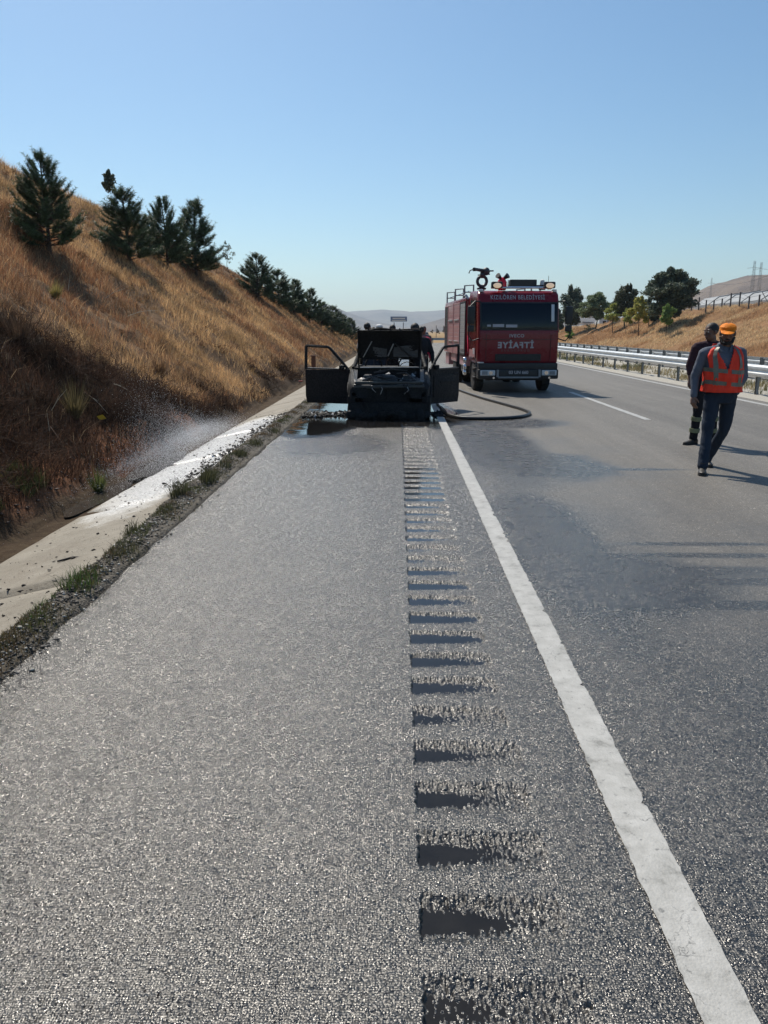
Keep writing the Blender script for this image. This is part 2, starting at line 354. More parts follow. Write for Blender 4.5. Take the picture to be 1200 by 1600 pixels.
def grid(xs, ys, zf):
    X, Y = np.meshgrid(np.asarray(xs, float), np.asarray(ys, float)); Z = zf(X, Y); n, m = X.shape
    V = np.stack([X.ravel(), Y.ravel(), np.asarray(Z, float).ravel()], 1); i = np.arange(n*m).reshape(n, m)
    F = np.stack([i[:-1, :-1].ravel(), i[:-1, 1:].ravel(), i[1:, 1:].ravel(), i[1:, :-1].ravel()], 1); return V, F
def burnt(x, y):
    """burnt and soaked patch low on the slope, 0..1"""
    d = -3.72 - np.asarray(x); lim = np.interp(y, [2, 5, 9, 12, 15, 19], [8.2, 7.4, 5.6, 3.2, 1.5, .5])
    return (1-sstep(-.8, 1.0, d-lim + (fbm(x, y, .7, 4, 20)-.5)*3.2))*sstep(4.0, 5.5, np.asarray(y)+(fbm(x, y, .8, 3, 21)-.5)*2)
def place(px, py, fn, t0=3, t1=400):
    """where the sight line through a photograph point first meets the terrain"""
    u = (px-600)/1220; v = (py-800)/1220; cp, sp = math.cos(PITCH), math.sin(PITCH); c, s = math.cos(YAW), math.sin(YAW)
    fy = cp-v*sp; fz = -sp-v*cp; D = np.array([u*c-fy*s, u*s+fy*c, fz]); t = np.linspace(t0, t1, 12000)
    P = D[None, :]*t[:, None]; P[:, 2] += CAM_H; g = fn(P[:, 0], P[:, 1]); hit = np.nonzero(P[:, 2] < g)[0]
    i = hit[0] if len(hit) else len(t)-1
    return float(P[i, 0]), float(P[i, 1]), float(g[i]), float(t[i]/1220)

V, F = grid([-7000, -3000, -1000, -300, 0, 300, 1000, 3000, 7000], [-2000, -300, 0, 200, 600, 1500, 3000, 6000, 9000], lambda X, Y: X*0-1.0)
tag(np_mesh('ground', V, F, M['field']), kind='structure')
V, F = grid(np.linspace(-160, 160, 60), np.linspace(150, 900, 60), lambda X, Y: -.9+.0045*(Y-150)*(Y < 400)+.0045*250*(Y >= 400)*np.exp(-(Y-400)/300) - 3.0*((abs(X) > 155) | (Y > 895)))
tag(np_mesh('field', V, F, M['field']), kind='structure')
xs = np.concatenate([np.concatenate([np.arange(-3.12, -4.0, -.03), np.arange(-4.0, -9, -.07)]), np.arange(-9, -20, -.25), np.arange(-20, -75, -2.5)]); ys = np.concatenate([np.arange(-3, 3, .3), np.arange(3, 22, .1), np.arange(22, 60, .35), np.arange(60, 230, 1.5)])
V, F = grid(xs[::-1], ys, hillL); V[:, 2] -= np.where((V[:, 0] < -72) | (V[:, 1] > 226), 2.5, 0) + np.where(V[:, 0] > -3.14, .3, 0)
b = burnt(V[:, 0], V[:, 1]); dd = -3.72-V[:, 0]
red = np.exp(-((dd-.30)/.38)**2)*sstep(.42, .6, fbm(V[:, 0], V[:, 1], .8, 3, 30))*(V[:, 1] < 15)
mud = (1-sstep(-.05, .14, dd))
tc = np.ones((len(V), 3)); tc *= (1-.75*b)[:, None]
tc = tc*(1-red[:, None]) + np.array([1.75, 1.25, 1.1])[None, :]*red[:, None]; tc = tc*(1-mud[:, None]) + np.array([.42, .46, .48])[None, :]*mud[:, None]
hl = tag(np_mesh('hillside', V, F, M['soil'], col=tc, smooth=True), kind='structure')
# concrete lined ditch, in slabs
ditch = tag(empty('drainage_ditch'), kind='structure')
yy = -1.0; ks = 0; slab_me = []
while yy < 120:
    L = 3.0 if yy < 60 else 9.0
    nx, ny = 16, int(L/.1) if yy < 24 else 10
    V, F = grid(np.linspace(-3.42, -2.05, nx), np.linspace(yy+.006, yy+L-.006, ny), lambda X, Y: np.interp(X, [-3.45, -3.36, -3.2, -2.6, -2.2, -2.1], [-.36, -.285, -.245, -.115, -.02, -.01]) + (fbm(X, Y, 5, 3, 40)-.5)*.012 - .10*((Y < yy+.01) | (Y > yy+L-.01)))
    np_mesh('concrete_slab', V, F, M['concrete'], parent=ditch, smooth=True); yy += L
# dirt and weeds between asphalt and ditch
xbv = lambda Y: np.interp(Y, [3, 5, 7, 10, 20, 60], [-2.14, -2.16, -2.25, -2.31, -2.25, -2.25])
def vergez(X, Y): return -.13*sstep(.03, -.03, X-xbv(Y)+(fbm(X, Y, 4, 4, 53)-.5)*.16) + .008 + .035*np.exp(-((X-(xbv(Y)-1.95)/2)/.09)**2)*(.3+1.2*fbm(X, Y, 3, 3, 50)) + (fbm(X, Y, 22, 3, 51)-.5)*.02 - .05*(X < -2.37)
V, F = grid(np.linspace(-2.38, -1.86, 40), np.concatenate([np.arange(1.5, 20, .03), np.arange(20, 120, .5)]), lambda X, Y: vergez(X, Y) - .05*sstep(-1.93, -1.87, X))
tag(np_mesh('verge', V, F, M['verge'], smooth=True), kind='structure')
# ---- asphalt
edge_j = lambda Y: -1.93 + (fbm(Y, Y*0, 3.5, 4, 60)-.5)*.09
def shoulder_grid():
    ys = np.concatenate([np.arange(-2, 22, .03), np.arange(22, 112, 1.0)]); us = np.array([0, .03, .2, .5, 1.0]); 
    Y = np.repeat(ys, len(us)).reshape(len(ys), -1); e = edge_j(Y); X = e + (0.058-e)*us[None, :]
    Z = np.where(us[None, :] < .01, -.03, 0.0)+X*0; n, m = X.shape; i = np.arange(n*m).reshape(n, m)
    return np.stack([X.ravel(), Y.ravel(), Z.ravel()], 1), np.stack([i[:-1, :-1].ravel(), i[:-1, 1:].ravel(), i[1:, 1:].ravel(), i[1:, :-1].ravel()], 1)
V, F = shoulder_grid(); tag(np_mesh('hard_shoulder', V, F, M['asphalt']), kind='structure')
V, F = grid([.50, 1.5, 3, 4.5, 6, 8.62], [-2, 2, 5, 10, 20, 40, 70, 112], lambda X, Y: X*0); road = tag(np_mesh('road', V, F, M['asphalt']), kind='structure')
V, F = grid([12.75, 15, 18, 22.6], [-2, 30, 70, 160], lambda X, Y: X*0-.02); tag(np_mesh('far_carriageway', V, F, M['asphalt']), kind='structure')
# rumble strip: real milled grooves
PER = .2975; Y0 = 1.60
GR = [Y0 + PER*k for k in range(-2, 50)]
rr = random.Random(5); GD = [(.019*(.9+.2*rr.random()), rr.uniform(-.012, .012), rr.uniform(.40, .425)) for _ in GR]
def rumble_z(X, Y):
    Z = X*0
    st = (vn(X, Y*.15, 200, 70)-.5)*.026 + (vn(X, Y*.4, 60, 71)-.5)*.010
    for g, (D, o, L) in zip(GR, GD):
        m = np.abs(Y-g) < .13
        if not m.any(): continue
        x = X[m]; y = Y[m] + st[m]*sstep(-.02, .05, Y[m]-g)
        u = np.clip((x-.072)/L, 0, 1); dep = D*(1-.42*u**1.1)
        prof = np.clip(1-((y-g)/.100)**2, 0, 1)*1.12
        lat = sstep(.066, .074, X[m] + (vn(X[m]*0, Y[m], 90, 73)-.5)*.012)*(1-sstep(.072+L-.03, .072+L+.005, x + (vn(x, y, 60, 72)-.5)*.03))
        z = -np.minimum(dep*prof, D)*lat
        Z[m] = np.minimum(Z[m], z)
    grit = (vn(X, Y*.35, 195, 74)-.5)*.0080 + (vn(X, Y, 125, 76)-.5)*.003
    inside = sstep(-.0005, -.004, Z)
    return np.minimum(Z + grit*inside*(1-.6*sstep(-.0150, -.0185, Z)), .001)
rs = tag(empty('rumble_strip'), kind='structure')
for nm, (a, b_, dx, dy) in {'a': (.9, 6.0, .0027, .0042), 'b': (6.0, 15.6, .0105, .009)}.items():
    xs_ = np.linspace(.058, .50, int(.442/dx)); V, F = grid(xs_, np.arange(a, b_+dy*.9, dy) if nm == 'a' else np.linspace(V[-1, 1], 15.6, int(9.6/dy)), rumble_z)
    edge = (V[:, 0] < .0585) | (V[:, 0] > .4995); V[edge, 2] = 0
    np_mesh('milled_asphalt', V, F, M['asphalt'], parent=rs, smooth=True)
ylast = float(V[-1, 1])
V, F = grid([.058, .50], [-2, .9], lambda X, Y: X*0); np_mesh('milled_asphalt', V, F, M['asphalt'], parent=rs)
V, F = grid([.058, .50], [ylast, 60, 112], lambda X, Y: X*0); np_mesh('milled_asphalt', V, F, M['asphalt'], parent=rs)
for k, (g, (D, o, L)) in enumerate(zip(GR, GD)):
    if g > 15.4: continue
    lv = (.0160 if g < 3.2 else .0142) + rr.uniform(-.0010, .0008)
    if 7.4 < g < 9.5: lv = .0085
    elif 5.2 < g < 5.9: lv = .0168
    elif 3.9 < g < 5.2: lv = .0125
    elif g > 9.5: lv = .0145
    MB().add([(.070, g-.082, -lv), (.072+L, g-.082, -lv), (.072+L, g+.082, -lv), (.070, g+.082, -lv)], [(0, 1, 2, 3)]).build('groove_puddle', M['gwater'], rs)
# painted lines
def line_mesh(name, x0, x1, ya, yb, drift=0, parent=None, j=.004):
    ys = np.concatenate([np.arange(ya, min(yb, 16), .02), np.arange(max(16, ya), yb+.01, .5)]) if ya < 16 else np.arange(ya, yb+.01, .25)
    xa = x0 + (vn(ys, ys*0, 40, 80)-.5)*j*2.2 + (vn(ys, ys*0, 3, 81)-.5)*j*.9 + drift*(ys-17); bite = .016*sstep(.84, .92, vn(ys, ys*0, 16, 84)); xb = x1 - bite*(x1 < 2) + (vn(ys, ys*0, 40, 82)-.5)*j*2.2 + (vn(ys, ys*0, 2.4, 83)-.5)*j*.9 + drift*(ys-17)
    Vv = np.concatenate([np.stack([xa, ys, ys*0+.004], 1), np.stack([xb, ys, ys*0+.004], 1)]); n = len(ys); i = np.arange(n-1)
    return tag(np_mesh(name, Vv, np.stack([i, i+n, i+n+1, i+1], 1), M['paint']), kind='structure')
line_mesh('edge_line', .735, .875, .8, 112, j=.0035)
line_mesh('lane_line', 4.60, 4.73, 14.7, 21.6); line_mesh('lane_line', 4.66, 4.80, 27.5, 33.5)
for a in (39.5, 51.5, 63.5, 75.5): line_mesh('lane_line', 4.7, 4.84, a, a+6)
line_mesh('edge_line', 8.16, 8.32, .8, 112, drift=.0)
# median, gravel and far verge
V, F = grid(np.concatenate([np.arange(8.6, 13.0, .12)]), np.concatenate([np.arange(5, 60, .25), np.arange(60, 130, 2)]), lambda X, Y: np.interp(X, [8.5, 8.8, 9.6, 11, 12.3, 12.9], [-.03, -.02, -.03, -.14, -.03, -.05]) + (fbm(X, Y, 2, 4, 90)-.5)*.06*sstep(8.6, 8.9, X))
tag(np_mesh('median_gravel', V, F, M['gravel'], smooth=True), kind='structure')
xs = np.concatenate([np.arange(22.5, 36, .35), np.arange(36, 110, 4)]); ys = np.concatenate([np.arange(15, 130, .8), np.arange(130, 240, 4)])
V, F = grid(xs, ys, hillR); V[:, 2] -= np.where((V[:, 0] > 106) | (V[:, 1] > 236), 3, 0)
tc = np.ones((len(V), 3))*np.array([1.35, 1.25, 1.1])[None, :]
tag(np_mesh('embankment', V, F, M['soil'], col=tc, smooth=True), kind='structure')
# ---- far hills: ridges with real bulk
def ridge(name, y0, dep, pts, mat, seed, rough=.12):
    """pts: photograph (x, y) of the skyline; built as a broad hill at distance y0"""
    k = y0/1220; px = np.array([p[0] for p in pts], float); py = np.array([p[1] for p in pts], float)
    X = (px-623)*k; H = (517-py)*k+1.6
    xs = np.linspace(X[0], X[-1], 160); us = np.linspace(0, 1, 40)
    def zf(A, B):
        u = (B-(y0-dep))/(2*dep); h = np.interp(A, X, H)
        prof = np.sin(np.pi*np.clip(u, 0, 1))**.8
        n = (fbm(A, B, 2.6/dep, 5, seed)-.5)
        return h*prof*(1+rough*2*n*(1-.7*prof)) - 2 + n*h*rough*1.2
    V, F = grid(xs, y0-dep+us*2*dep, zf); return tag(np_mesh(name, V, F, mat, smooth=True), kind='structure')
ridge('hill', 5200, 1200, [(380, 517), (480, 492), (520, 480), (545, 489), (575, 500), (640, 512), (720, 517)], M['hill'], 101)
ridge('hill', 7000, 1200, [(430, 515), (520, 492), (560, 487), (600, 485), (640, 489), (700, 487), (740, 494), (800, 492), (900, 500), (1000, 505), (1100, 512)], M['hill'], 102)
ridge('hill', 3200, 700, [(620, 517), (655, 508), (700, 496), (740, 490), (800, 487), (870, 492), (940, 497), (1010, 500), (1100, 510)], M['hill'], 103)
ridge('hill', 1500, 380, [(985, 517), (1040, 490), (1080, 460), (1110, 446), (1135, 440), (1160, 436), (1185, 438), (1230, 444), (1290, 455), (1400, 480), (1500, 517)], M['hill'], 104, .2)

# ------------------------------------------------------------------ grass and weeds (uncountable)
def blades(name, P, h, w, lean, col, mat, label, cat, seed=1, tipcol=None, wind=(.25, -.1)):
    """P (n,3) roots, h (n) heights, w (n) widths, col (n,3)"""
    rg = np.random.RandomState(seed); n = len(P); a = rg.rand(n)*2*np.pi; dx = np.cos(a); dy = np.sin(a)
    l = lean*rg.rand(n)*h; b = rg.rand(n)*2*np.pi; lx = np.cos(b)*l + wind[0]*h*.5; ly = np.sin(b)*l + wind[1]*h*.5
    V = np.zeros((n, 5, 3)); V[:, 0] = P; V[:, 1] = P
    V[:, 0, 0] -= dx*w/2; V[:, 0, 1] -= dy*w/2; V[:, 1, 0] += dx*w/2; V[:, 1, 1] += dy*w/2
    mid = P.copy(); mid[:, 0] += lx*.35; mid[:, 1] += ly*.35; mid[:, 2] += h*.58
    V[:, 2] = mid; V[:, 3] = mid; V[:, 2, 0] -= dx*w*.35; V[:, 2, 1] -= dy*w*.35; V[:, 3, 0] += dx*w*.35; V[:, 3, 1] += dy*w*.35
    V[:, 4] = P; V[:, 4, 0] += lx; V[:, 4, 1] += ly; V[:, 4, 2] += h*(1-.25*rg.rand(n))
    i = np.arange(n)*5; F = np.concatenate([np.stack([i, i+1, i+3], 1), np.stack([i, i+3, i+2], 1), np.stack([i+2, i+3, i+4], 1)])
    C = np.repeat(col[:, None, :], 5, 1)
    if tipcol is not None: C[:, 4] = C[:, 4]*tipcol
    o = np_mesh(name, V.reshape(-1, 3), F, mat, col=np.clip(C.reshape(-1, 3), 0, 1)); return tag(o, label, cat, kind='stuff')
rg = np.random.RandomState(3)
def pick(n, y0, y1, d0, d1, powy=1.0):
    y = y0*(y1/y0)**rg.rand(n); d = d0+(d1-d0)*rg.rand(n)**powy; return -3.72-d, y
# golden dry grass of the slope
n = 430000; x, y = pick(n, 5.5, 120, .02, 14.8)
keep = (fbm(x, y, .9, 4, 22) + .22*rg.rand(n) > .45) & (burnt(x, y) < rg.rand(n)*.8); x, y = x[keep], y[keep]; n = len(x)
z = hillL(x, y); tuft = fbm(x, y, 1.3, 3, 25); h = (.12+.42*tuft**1.6)*(.5+.8*rg.rand(n)); h *= 1-.25*sstep(1.2, .1, -3.72-x)
w = .0028+.00034*y; cc = fbm(x, y, .35, 4, 26)[:, None]; cv = rg.rand(n)[:, None]
ca = np.array([.70, .45, .23]); cb = np.array([.36, .18, .095]); cg = np.array([.82, .60, .32])
m1 = sstep(.40, .60, cc); col = cb*(1-m1)+ca*m1; col = col*(1-.45*(cv > .7))+cg*.45*(cv > .7); dk_ = sstep(.50, .66, fbm(x, y, 1.2, 4, 44))[:, None]; col = col*(1-dk_*.5); col *= (.55+.75*rg.rand(n))[:, None]
blades('dry_grass', np.stack([x, y, z-.02], 1), h, w, 1.15, col, M['straw'], 'tall golden brown dry grass covering the cut slope on the left', 'grass', 1)
# burnt dark stalks
n = 120000; x, y = pick(n, 4.6, 22, .1, 10); keep = burnt(x, y) > rg.rand(n)*.9+.05; x, y = x[keep], y[keep]; n = len(x); z = hillL(x, y)
h = (.08+.30*fbm(x, y, 1.8, 3, 27))*(.4+rg.rand(n)); rb = sstep(.46, .66, fbm(x, y, .9, 4, 45))[:, None]; col = (np.array([.028, .018, .013])*(1-rb)+np.array([.085, .046, .030])*rb)*(.5+1.5*rg.rand(n)**2)[:, None]
hi = rg.rand(n) > .975; col[hi] = np.array([.30, .22, .14])
blades('scorched_weeds', np.stack([x, y, z-.02], 1), h, .005+.0005*y, 1.3, col, M['straw'], 'scorched dark brown weeds low on the slope beside the ditch', 'weeds', 2, wind=(.1, 0))
# tangled dry brush: clumps of thin crossing twigs
nc = 3200; y = 4.8*(32/4.8)**rg.rand(nc); x = -3.72-(.1+10.5*rg.rand(nc)); bz = burnt(x, y); k = (rg.rand(nc) < .16+.84*bz) & (fbm(x, y, .6, 3, 46) > .42); x, y, bz = x[k], y[k], bz[k]; nc = len(x); z = hillL(x, y)
mt = 62; cr_ = (.10+.26*rg.rand(nc)**1.4)*(.8+.5*bz); A = np.repeat(np.stack([x, y, z+cr_*.25], 1), mt, 0); cr2 = np.repeat(cr_, mt)[:, None]
D0 = rg.randn(nc*mt, 3); D0[:, 2] = np.abs(D0[:, 2])*.8; D0 /= np.linalg.norm(D0, axis=1)[:, None]; st0 = A+rg.randn(nc*mt, 3)*cr2*.30; en = st0+(D0+rg.randn(nc*mt, 3)*.35)*cr2*(.5+.9*rg.rand(nc*mt, 1)); sdv = np.cross(en-st0, rg.randn(nc*mt, 3)); sdv /= np.linalg.norm(sdv, axis=1)[:, None]+1e-9; wv_ = (.0016+.00022*np.repeat(y, mt))[:, None]
cbr = np.repeat(np.where(bz[:, None] > .5, np.array([[.050, .030, .021]]), np.array([[.20, .115, .065]]))*(.5+1.1*rg.rand(nc, 1)), mt, 0)*(.5+1.0*rg.rand(nc*mt, 1))
Vb = np.stack([st0-sdv*wv_, st0+sdv*wv_, en], 1).reshape(-1, 3); tag(np_mesh('dry_brush', Vb, np.arange(len(Vb)).reshape(-1, 3), M['straw'], col=np.clip(np.repeat(cbr, 3, 0), 0, 1)), 'tangled dry brown brushwood scattered over the left slope', 'brushwood', kind='stuff')
# orange tufts at the near foot of the slope
n = 5000; x = -4.2-1.2*rg.rand(n); y = 5.6+1.6*rg.rand(n); keep = fbm(x, y, 2.2, 3, 28) > .52; x, y = x[keep], y[keep]; z = hillL(x, y); n = len(x)
col = np.array([.42, .20, .08])*(.5+.9*rg.rand(n))[:, None]
blades('tawny_grass', np.stack([x, y, z-.02], 1), .15+.3*rg.rand(n), np.full(n, .006), .8, col, M['straw'], 'tawny grass tufts at the near foot of the scorched slope', 'grass', 3)
# verge weeds
cl = [(-2.05, 4.75, .16, 1.0, 1), (-2.12, 4.35, .10, .5, 1), (-2.17, 7.55, .12, 1.5, 0), (-2.20, 6.1, .10, 1.0, 0), (-2.05, 8.3, .12, 1.5, 0), (-2.08, 9.2, .12, .8, 0), (-2.06, 10.1, .12, .9, 0), (-2.0, 5.4, .16, .7, 0), (-2.02, 3.7, .12, .6, 0), (-2.05, 11.2, .14, .8, 0), (-2.0, 12.6, .15, .7, 0), (-2.1, 6.8, .1, .6, 0), (-2.03, 4.1, .12, .4, 1)]
Pp = []; hh = []; cc = []
for cx, cy, r, s, g in cl:
    m = int(110*s+30); a = rg.rand(m)*6.28; q = r*rg.rand(m)**.7; Pp.append(np.stack([cx+q*np.cos(a)*.7, cy+q*np.sin(a)*1.5, np.full(m, .0)], 1)); hh.append(s*(.06+.10*rg.rand(m)))
    c0 = np.array([.07, .115, .03]) if g else np.array([.085, .085, .04]); cc.append(c0*(.5+rg.rand(m))[:, None])
m = 42000; ys_ = 2.2*(60/2.2)**rg.rand(m); xs_ = (xbv(ys_)-1.95)/2+rg.randn(m)*.07; k = fbm(xs_, ys_, 3.5, 3, 29) > .44; xs_, ys_ = xs_[k], ys_[k]; m = len(xs_)
Pp.append(np.stack([xs_, ys_, np.zeros(m)], 1)); hh.append(.012+.045*rg.rand(m)**1.6); g_ = fbm(xs_, ys_, 1.5, 3, 30)[:, None]; g_ = sstep(.4, .65, g_)
cc.append((np.array([.09, .10, .035])*g_+np.array([.17, .12, .065])*(1-g_))*(.5+rg.rand(m))[:, None])
Pp = np.concatenate(Pp); hh = np.concatenate(hh); cc = np.concatenate(cc); Pp[:, 2] = vergez(Pp[:, 0], Pp[:, 1])-.01
blades('verge_weeds', Pp, hh, .003+.0004*Pp[:, 1], .9, cc, M['leaf'], 'low green and straw weeds growing along the edge of the hard shoulder', 'weeds', 4, wind=(0, 0))
# green weeds by the gutter
n = 2200; x = -3.85-.35*rg.rand(n); y = np.where(rg.rand(n) < .5, 7.9+.5*rg.rand(n), 6.6+.8*rg.rand(n)); z = hillL(x, y)
blades('gutter_weeds', np.stack([x, y, z-.01], 1), .04+.12*rg.rand(n), np.full(n, .006), 1.0, np.array([.10, .12, .04])*(.5+rg.rand(n))[:, None], M['leaf'], 'small green weeds beside the muddy gutter', 'weeds', 5)
# median weeds
n = 26000; y = 9*(110/9)**rg.rand(n); x = 9.75+2.3*rg.rand(n); k = fbm(x, y, .9, 3, 31) > .45; x, y = x[k], y[k]; n = len(x)
gg = sstep(.4, .6, fbm(x, y, .6, 3, 32))[:, None]; col = (np.array([.10, .11, .045])*gg+np.array([.30, .24, .12])*(1-gg))*(.5+rg.rand(n))[:, None]
blades('median_weeds', np.stack([x, y, np.full(n, -.13)], 1), (.08+.25*fbm(x, y, 1.4, 3, 33))*(.5+rg.rand(n)), .006+.0004*y, .8, col, M['leaf'], 'olive and straw weeds between the two crash barriers', 'weeds', 6)
# embankment grass
n = 150000; y = 30*(150/30)**rg.rand(n); x = 23.2+12*rg.rand(n); k = fbm(x, y, .5, 4, 34) > .40; x, y = x[k], y[k]; n = len(x); z = hillR(x, y)
gg = sstep(.40, .60, fbm(x, y, .3, 4, 35))[:, None]; col = (np.array([.50, .31, .17])*(1-gg)+np.array([.72, .54, .32])*gg)*(.6+.7*rg.rand(n))[:, None]
blades('embankment_grass', np.stack([x, y, z-.03], 1), (.10+.45*fbm(x, y, .8, 3, 36)**1.5)*(.5+.9*rg.rand(n)), .010+.00035*y, .7, col, M['straw'], 'golden dry grass on the bank beyond the far carriageway', 'grass', 7)

# ------------------------------------------------------------------ small litter (uncountable)
def chips(name, P, s, mat, label, cat, seed=1, col=None, flat=.5):
    rg = np.random.RandomState(seed); n = len(P); base = np.array([[1, 0, 0], [-1, 0, 0], [0, 1, 0], [0, -1, 0], [0, 0, 1], [0, 0, -1]], float)
    Fb = np.array([[0, 2, 4], [2, 1, 4], [1, 3, 4], [3, 0, 4], [2, 0, 5], [1, 2, 5], [3, 1, 5], [0, 3, 5]])
    sc = s[:, None]*(.5+rg.rand(n, 3)); sc[:, 2] *= flat; V = base[None]*sc[:, None, :]; V += rg.randn(n, 6, 3)*s[:, None, None]*.18
    a = rg.rand(n)*6.28; c, si = np.cos(a), np.sin(a); X = V[:, :, 0]*c[:, None]-V[:, :, 1]*si[:, None]; Y = V[:, :, 0]*si[:, None]+V[:, :, 1]*c[:, None]
    V[:, :, 0] = X; V[:, :, 1] = Y; V += P[:, None, :]; F = (Fb[None]+(np.arange(n)*6)[:, None, None]).reshape(-1, 3)
    kw = {} if col is None else dict(col=np.repeat(col, 6, 0)); return tag(np_mesh(name, V.reshape(-1, 3), F, mat, **kw), label, cat, kind='stuff')
M['chip'] = tinted('stone chip', .7, 0, .4)
n = 9000; y = 2.4*(20/2.4)**rg.rand(n); x = (xbv(y)-1.93)/2+rg.randn(n)*.09; z = vergez(x, y)+.004
g_ = rg.rand(n)[:, None]; chips('verge_gravel', np.stack([x, y, z], 1), .004+.011*rg.rand(n)**2, M['chip'], 'loose pale and dark stones along the asphalt edge', 'gravel', 11, np.where(g_ > .8, np.array([[.38, .36, .32]]), np.array([[.07, .06, .05]]))*(.6+.8*rg.rand(n))[:, None])
dz = lambda X: np.interp(X, [-3.45, -3.36, -3.2, -2.6, -2.2, -2.1], [-.36, -.285, -.245, -.115, -.02, -.01])
n = 900; y = 3.2*(18/3.2)**rg.rand(n); x = -3.35+1.1*rg.rand(n)**.9; chips('ditch_litter', np.stack([x, y, dz(x)+.006], 1), .003+.016*rg.rand(n)**5, M['chip'], 'dark clods and grit scattered on the concrete ditch', 'debris', 12, np.array([.04, .032, .025])*(.5+rg.rand(n))[:, None], .5)
n = 1600; y = 8.5+8*rg.rand(n); x = xbv(y)-.02-.20*np.abs(rg.randn(n)); chips('washed_debris', np.stack([x, y, dz(x)+.008], 1), .004+.030*rg.rand(n)**4, M['chip'], 'black washed down debris strewn on the wet concrete', 'debris', 13, np.array([.02, .017, .015])*(.5+rg.rand(n))[:, None], .4)
n = 900; x = -1.88+1.05*rg.rand(n); y = 15.5+.5*rg.randn(n)*.45+.3*(x+1.4); chips('charred_debris', np.stack([x, y, np.full(n, .012)], 1), .008+.05*rg.rand(n)**3, M['chip'], 'charred black fragments on the wet asphalt under the left car door', 'debris', 14, np.where(rg.rand(n)[:, None] > .92, np.array([[.30, .31, .33]]), np.array([[.012, .012, .012]])), .7)
n = 160; x = .66+.22*rg.rand(n); y = 15.1+.9*rg.rand(n); chips('burnt_fragments', np.stack([x, y, np.full(n, .012)], 1), .008+.04*rg.rand(n)**2, M['chip'], 'burnt fragments on the wet asphalt under the right car door', 'debris', 15, np.array([.012, .012, .013])*np.ones((n, 1)), .7)
n = 1500; x = -3.7-.9*rg.rand(n); y = 4.5+9*rg.rand(n); chips('gutter_rubble', np.stack([x, y, hillL(x, y)+.01], 1), .005+.03*rg.rand(n)**4, M['chip'], 'reddish stones and mud lumps along the gutter', 'rubble', 16, np.array([.09, .055, .04])*(.4+.9*rg.rand(n))[:, None], .6)
# gutter water
gw = MB()
def pool(cx, cy, rx, ry, z, seed, rot=0):
    rd = random.Random(seed); pts = []
    for k in range(36):
        a = 2*math.pi*k/36; q = 1+.35*(mnoise.noise(Vector((math.cos(a)*1.4, math.sin(a)*1.4, seed))))
        pts.append((cx+rx*q*math.cos(a), cy+ry*q*math.sin(a), z))
    return MB().add(pts, [tuple(range(36))])
tag(pool(-3.52, 9.0, .20, .95, -.276, 3).build('gutter_water', M['water']), kind='structure')
tag(pool(-3.4, 11.0, .30, 1.2, -.262, 9).build('gutter_water', M['water']), kind='structure')
# spray falling on the ditch
n = 95000; s = rg.rand(n); yb = 12.9+1.5*rg.randn(n); xb = -3.05-.75*rg.rand(n)**.8; hz = np.minimum(.135*rg.gamma(1.2, 1.0, n)*(.35+.9*np.exp(-((yb-12.7)/1.8)**2)), 1.3)
x = xb-hz*.65; z = np.maximum(-.2, hillL(x, yb))+hz*.75; chips('water_spray', np.stack([x, yb, z], 1), .0009+.0018*rg.rand(n)**3, M['drops'], 'fine water spray splashing onto the concrete ditch', 'spray', 17, None, 1.6)
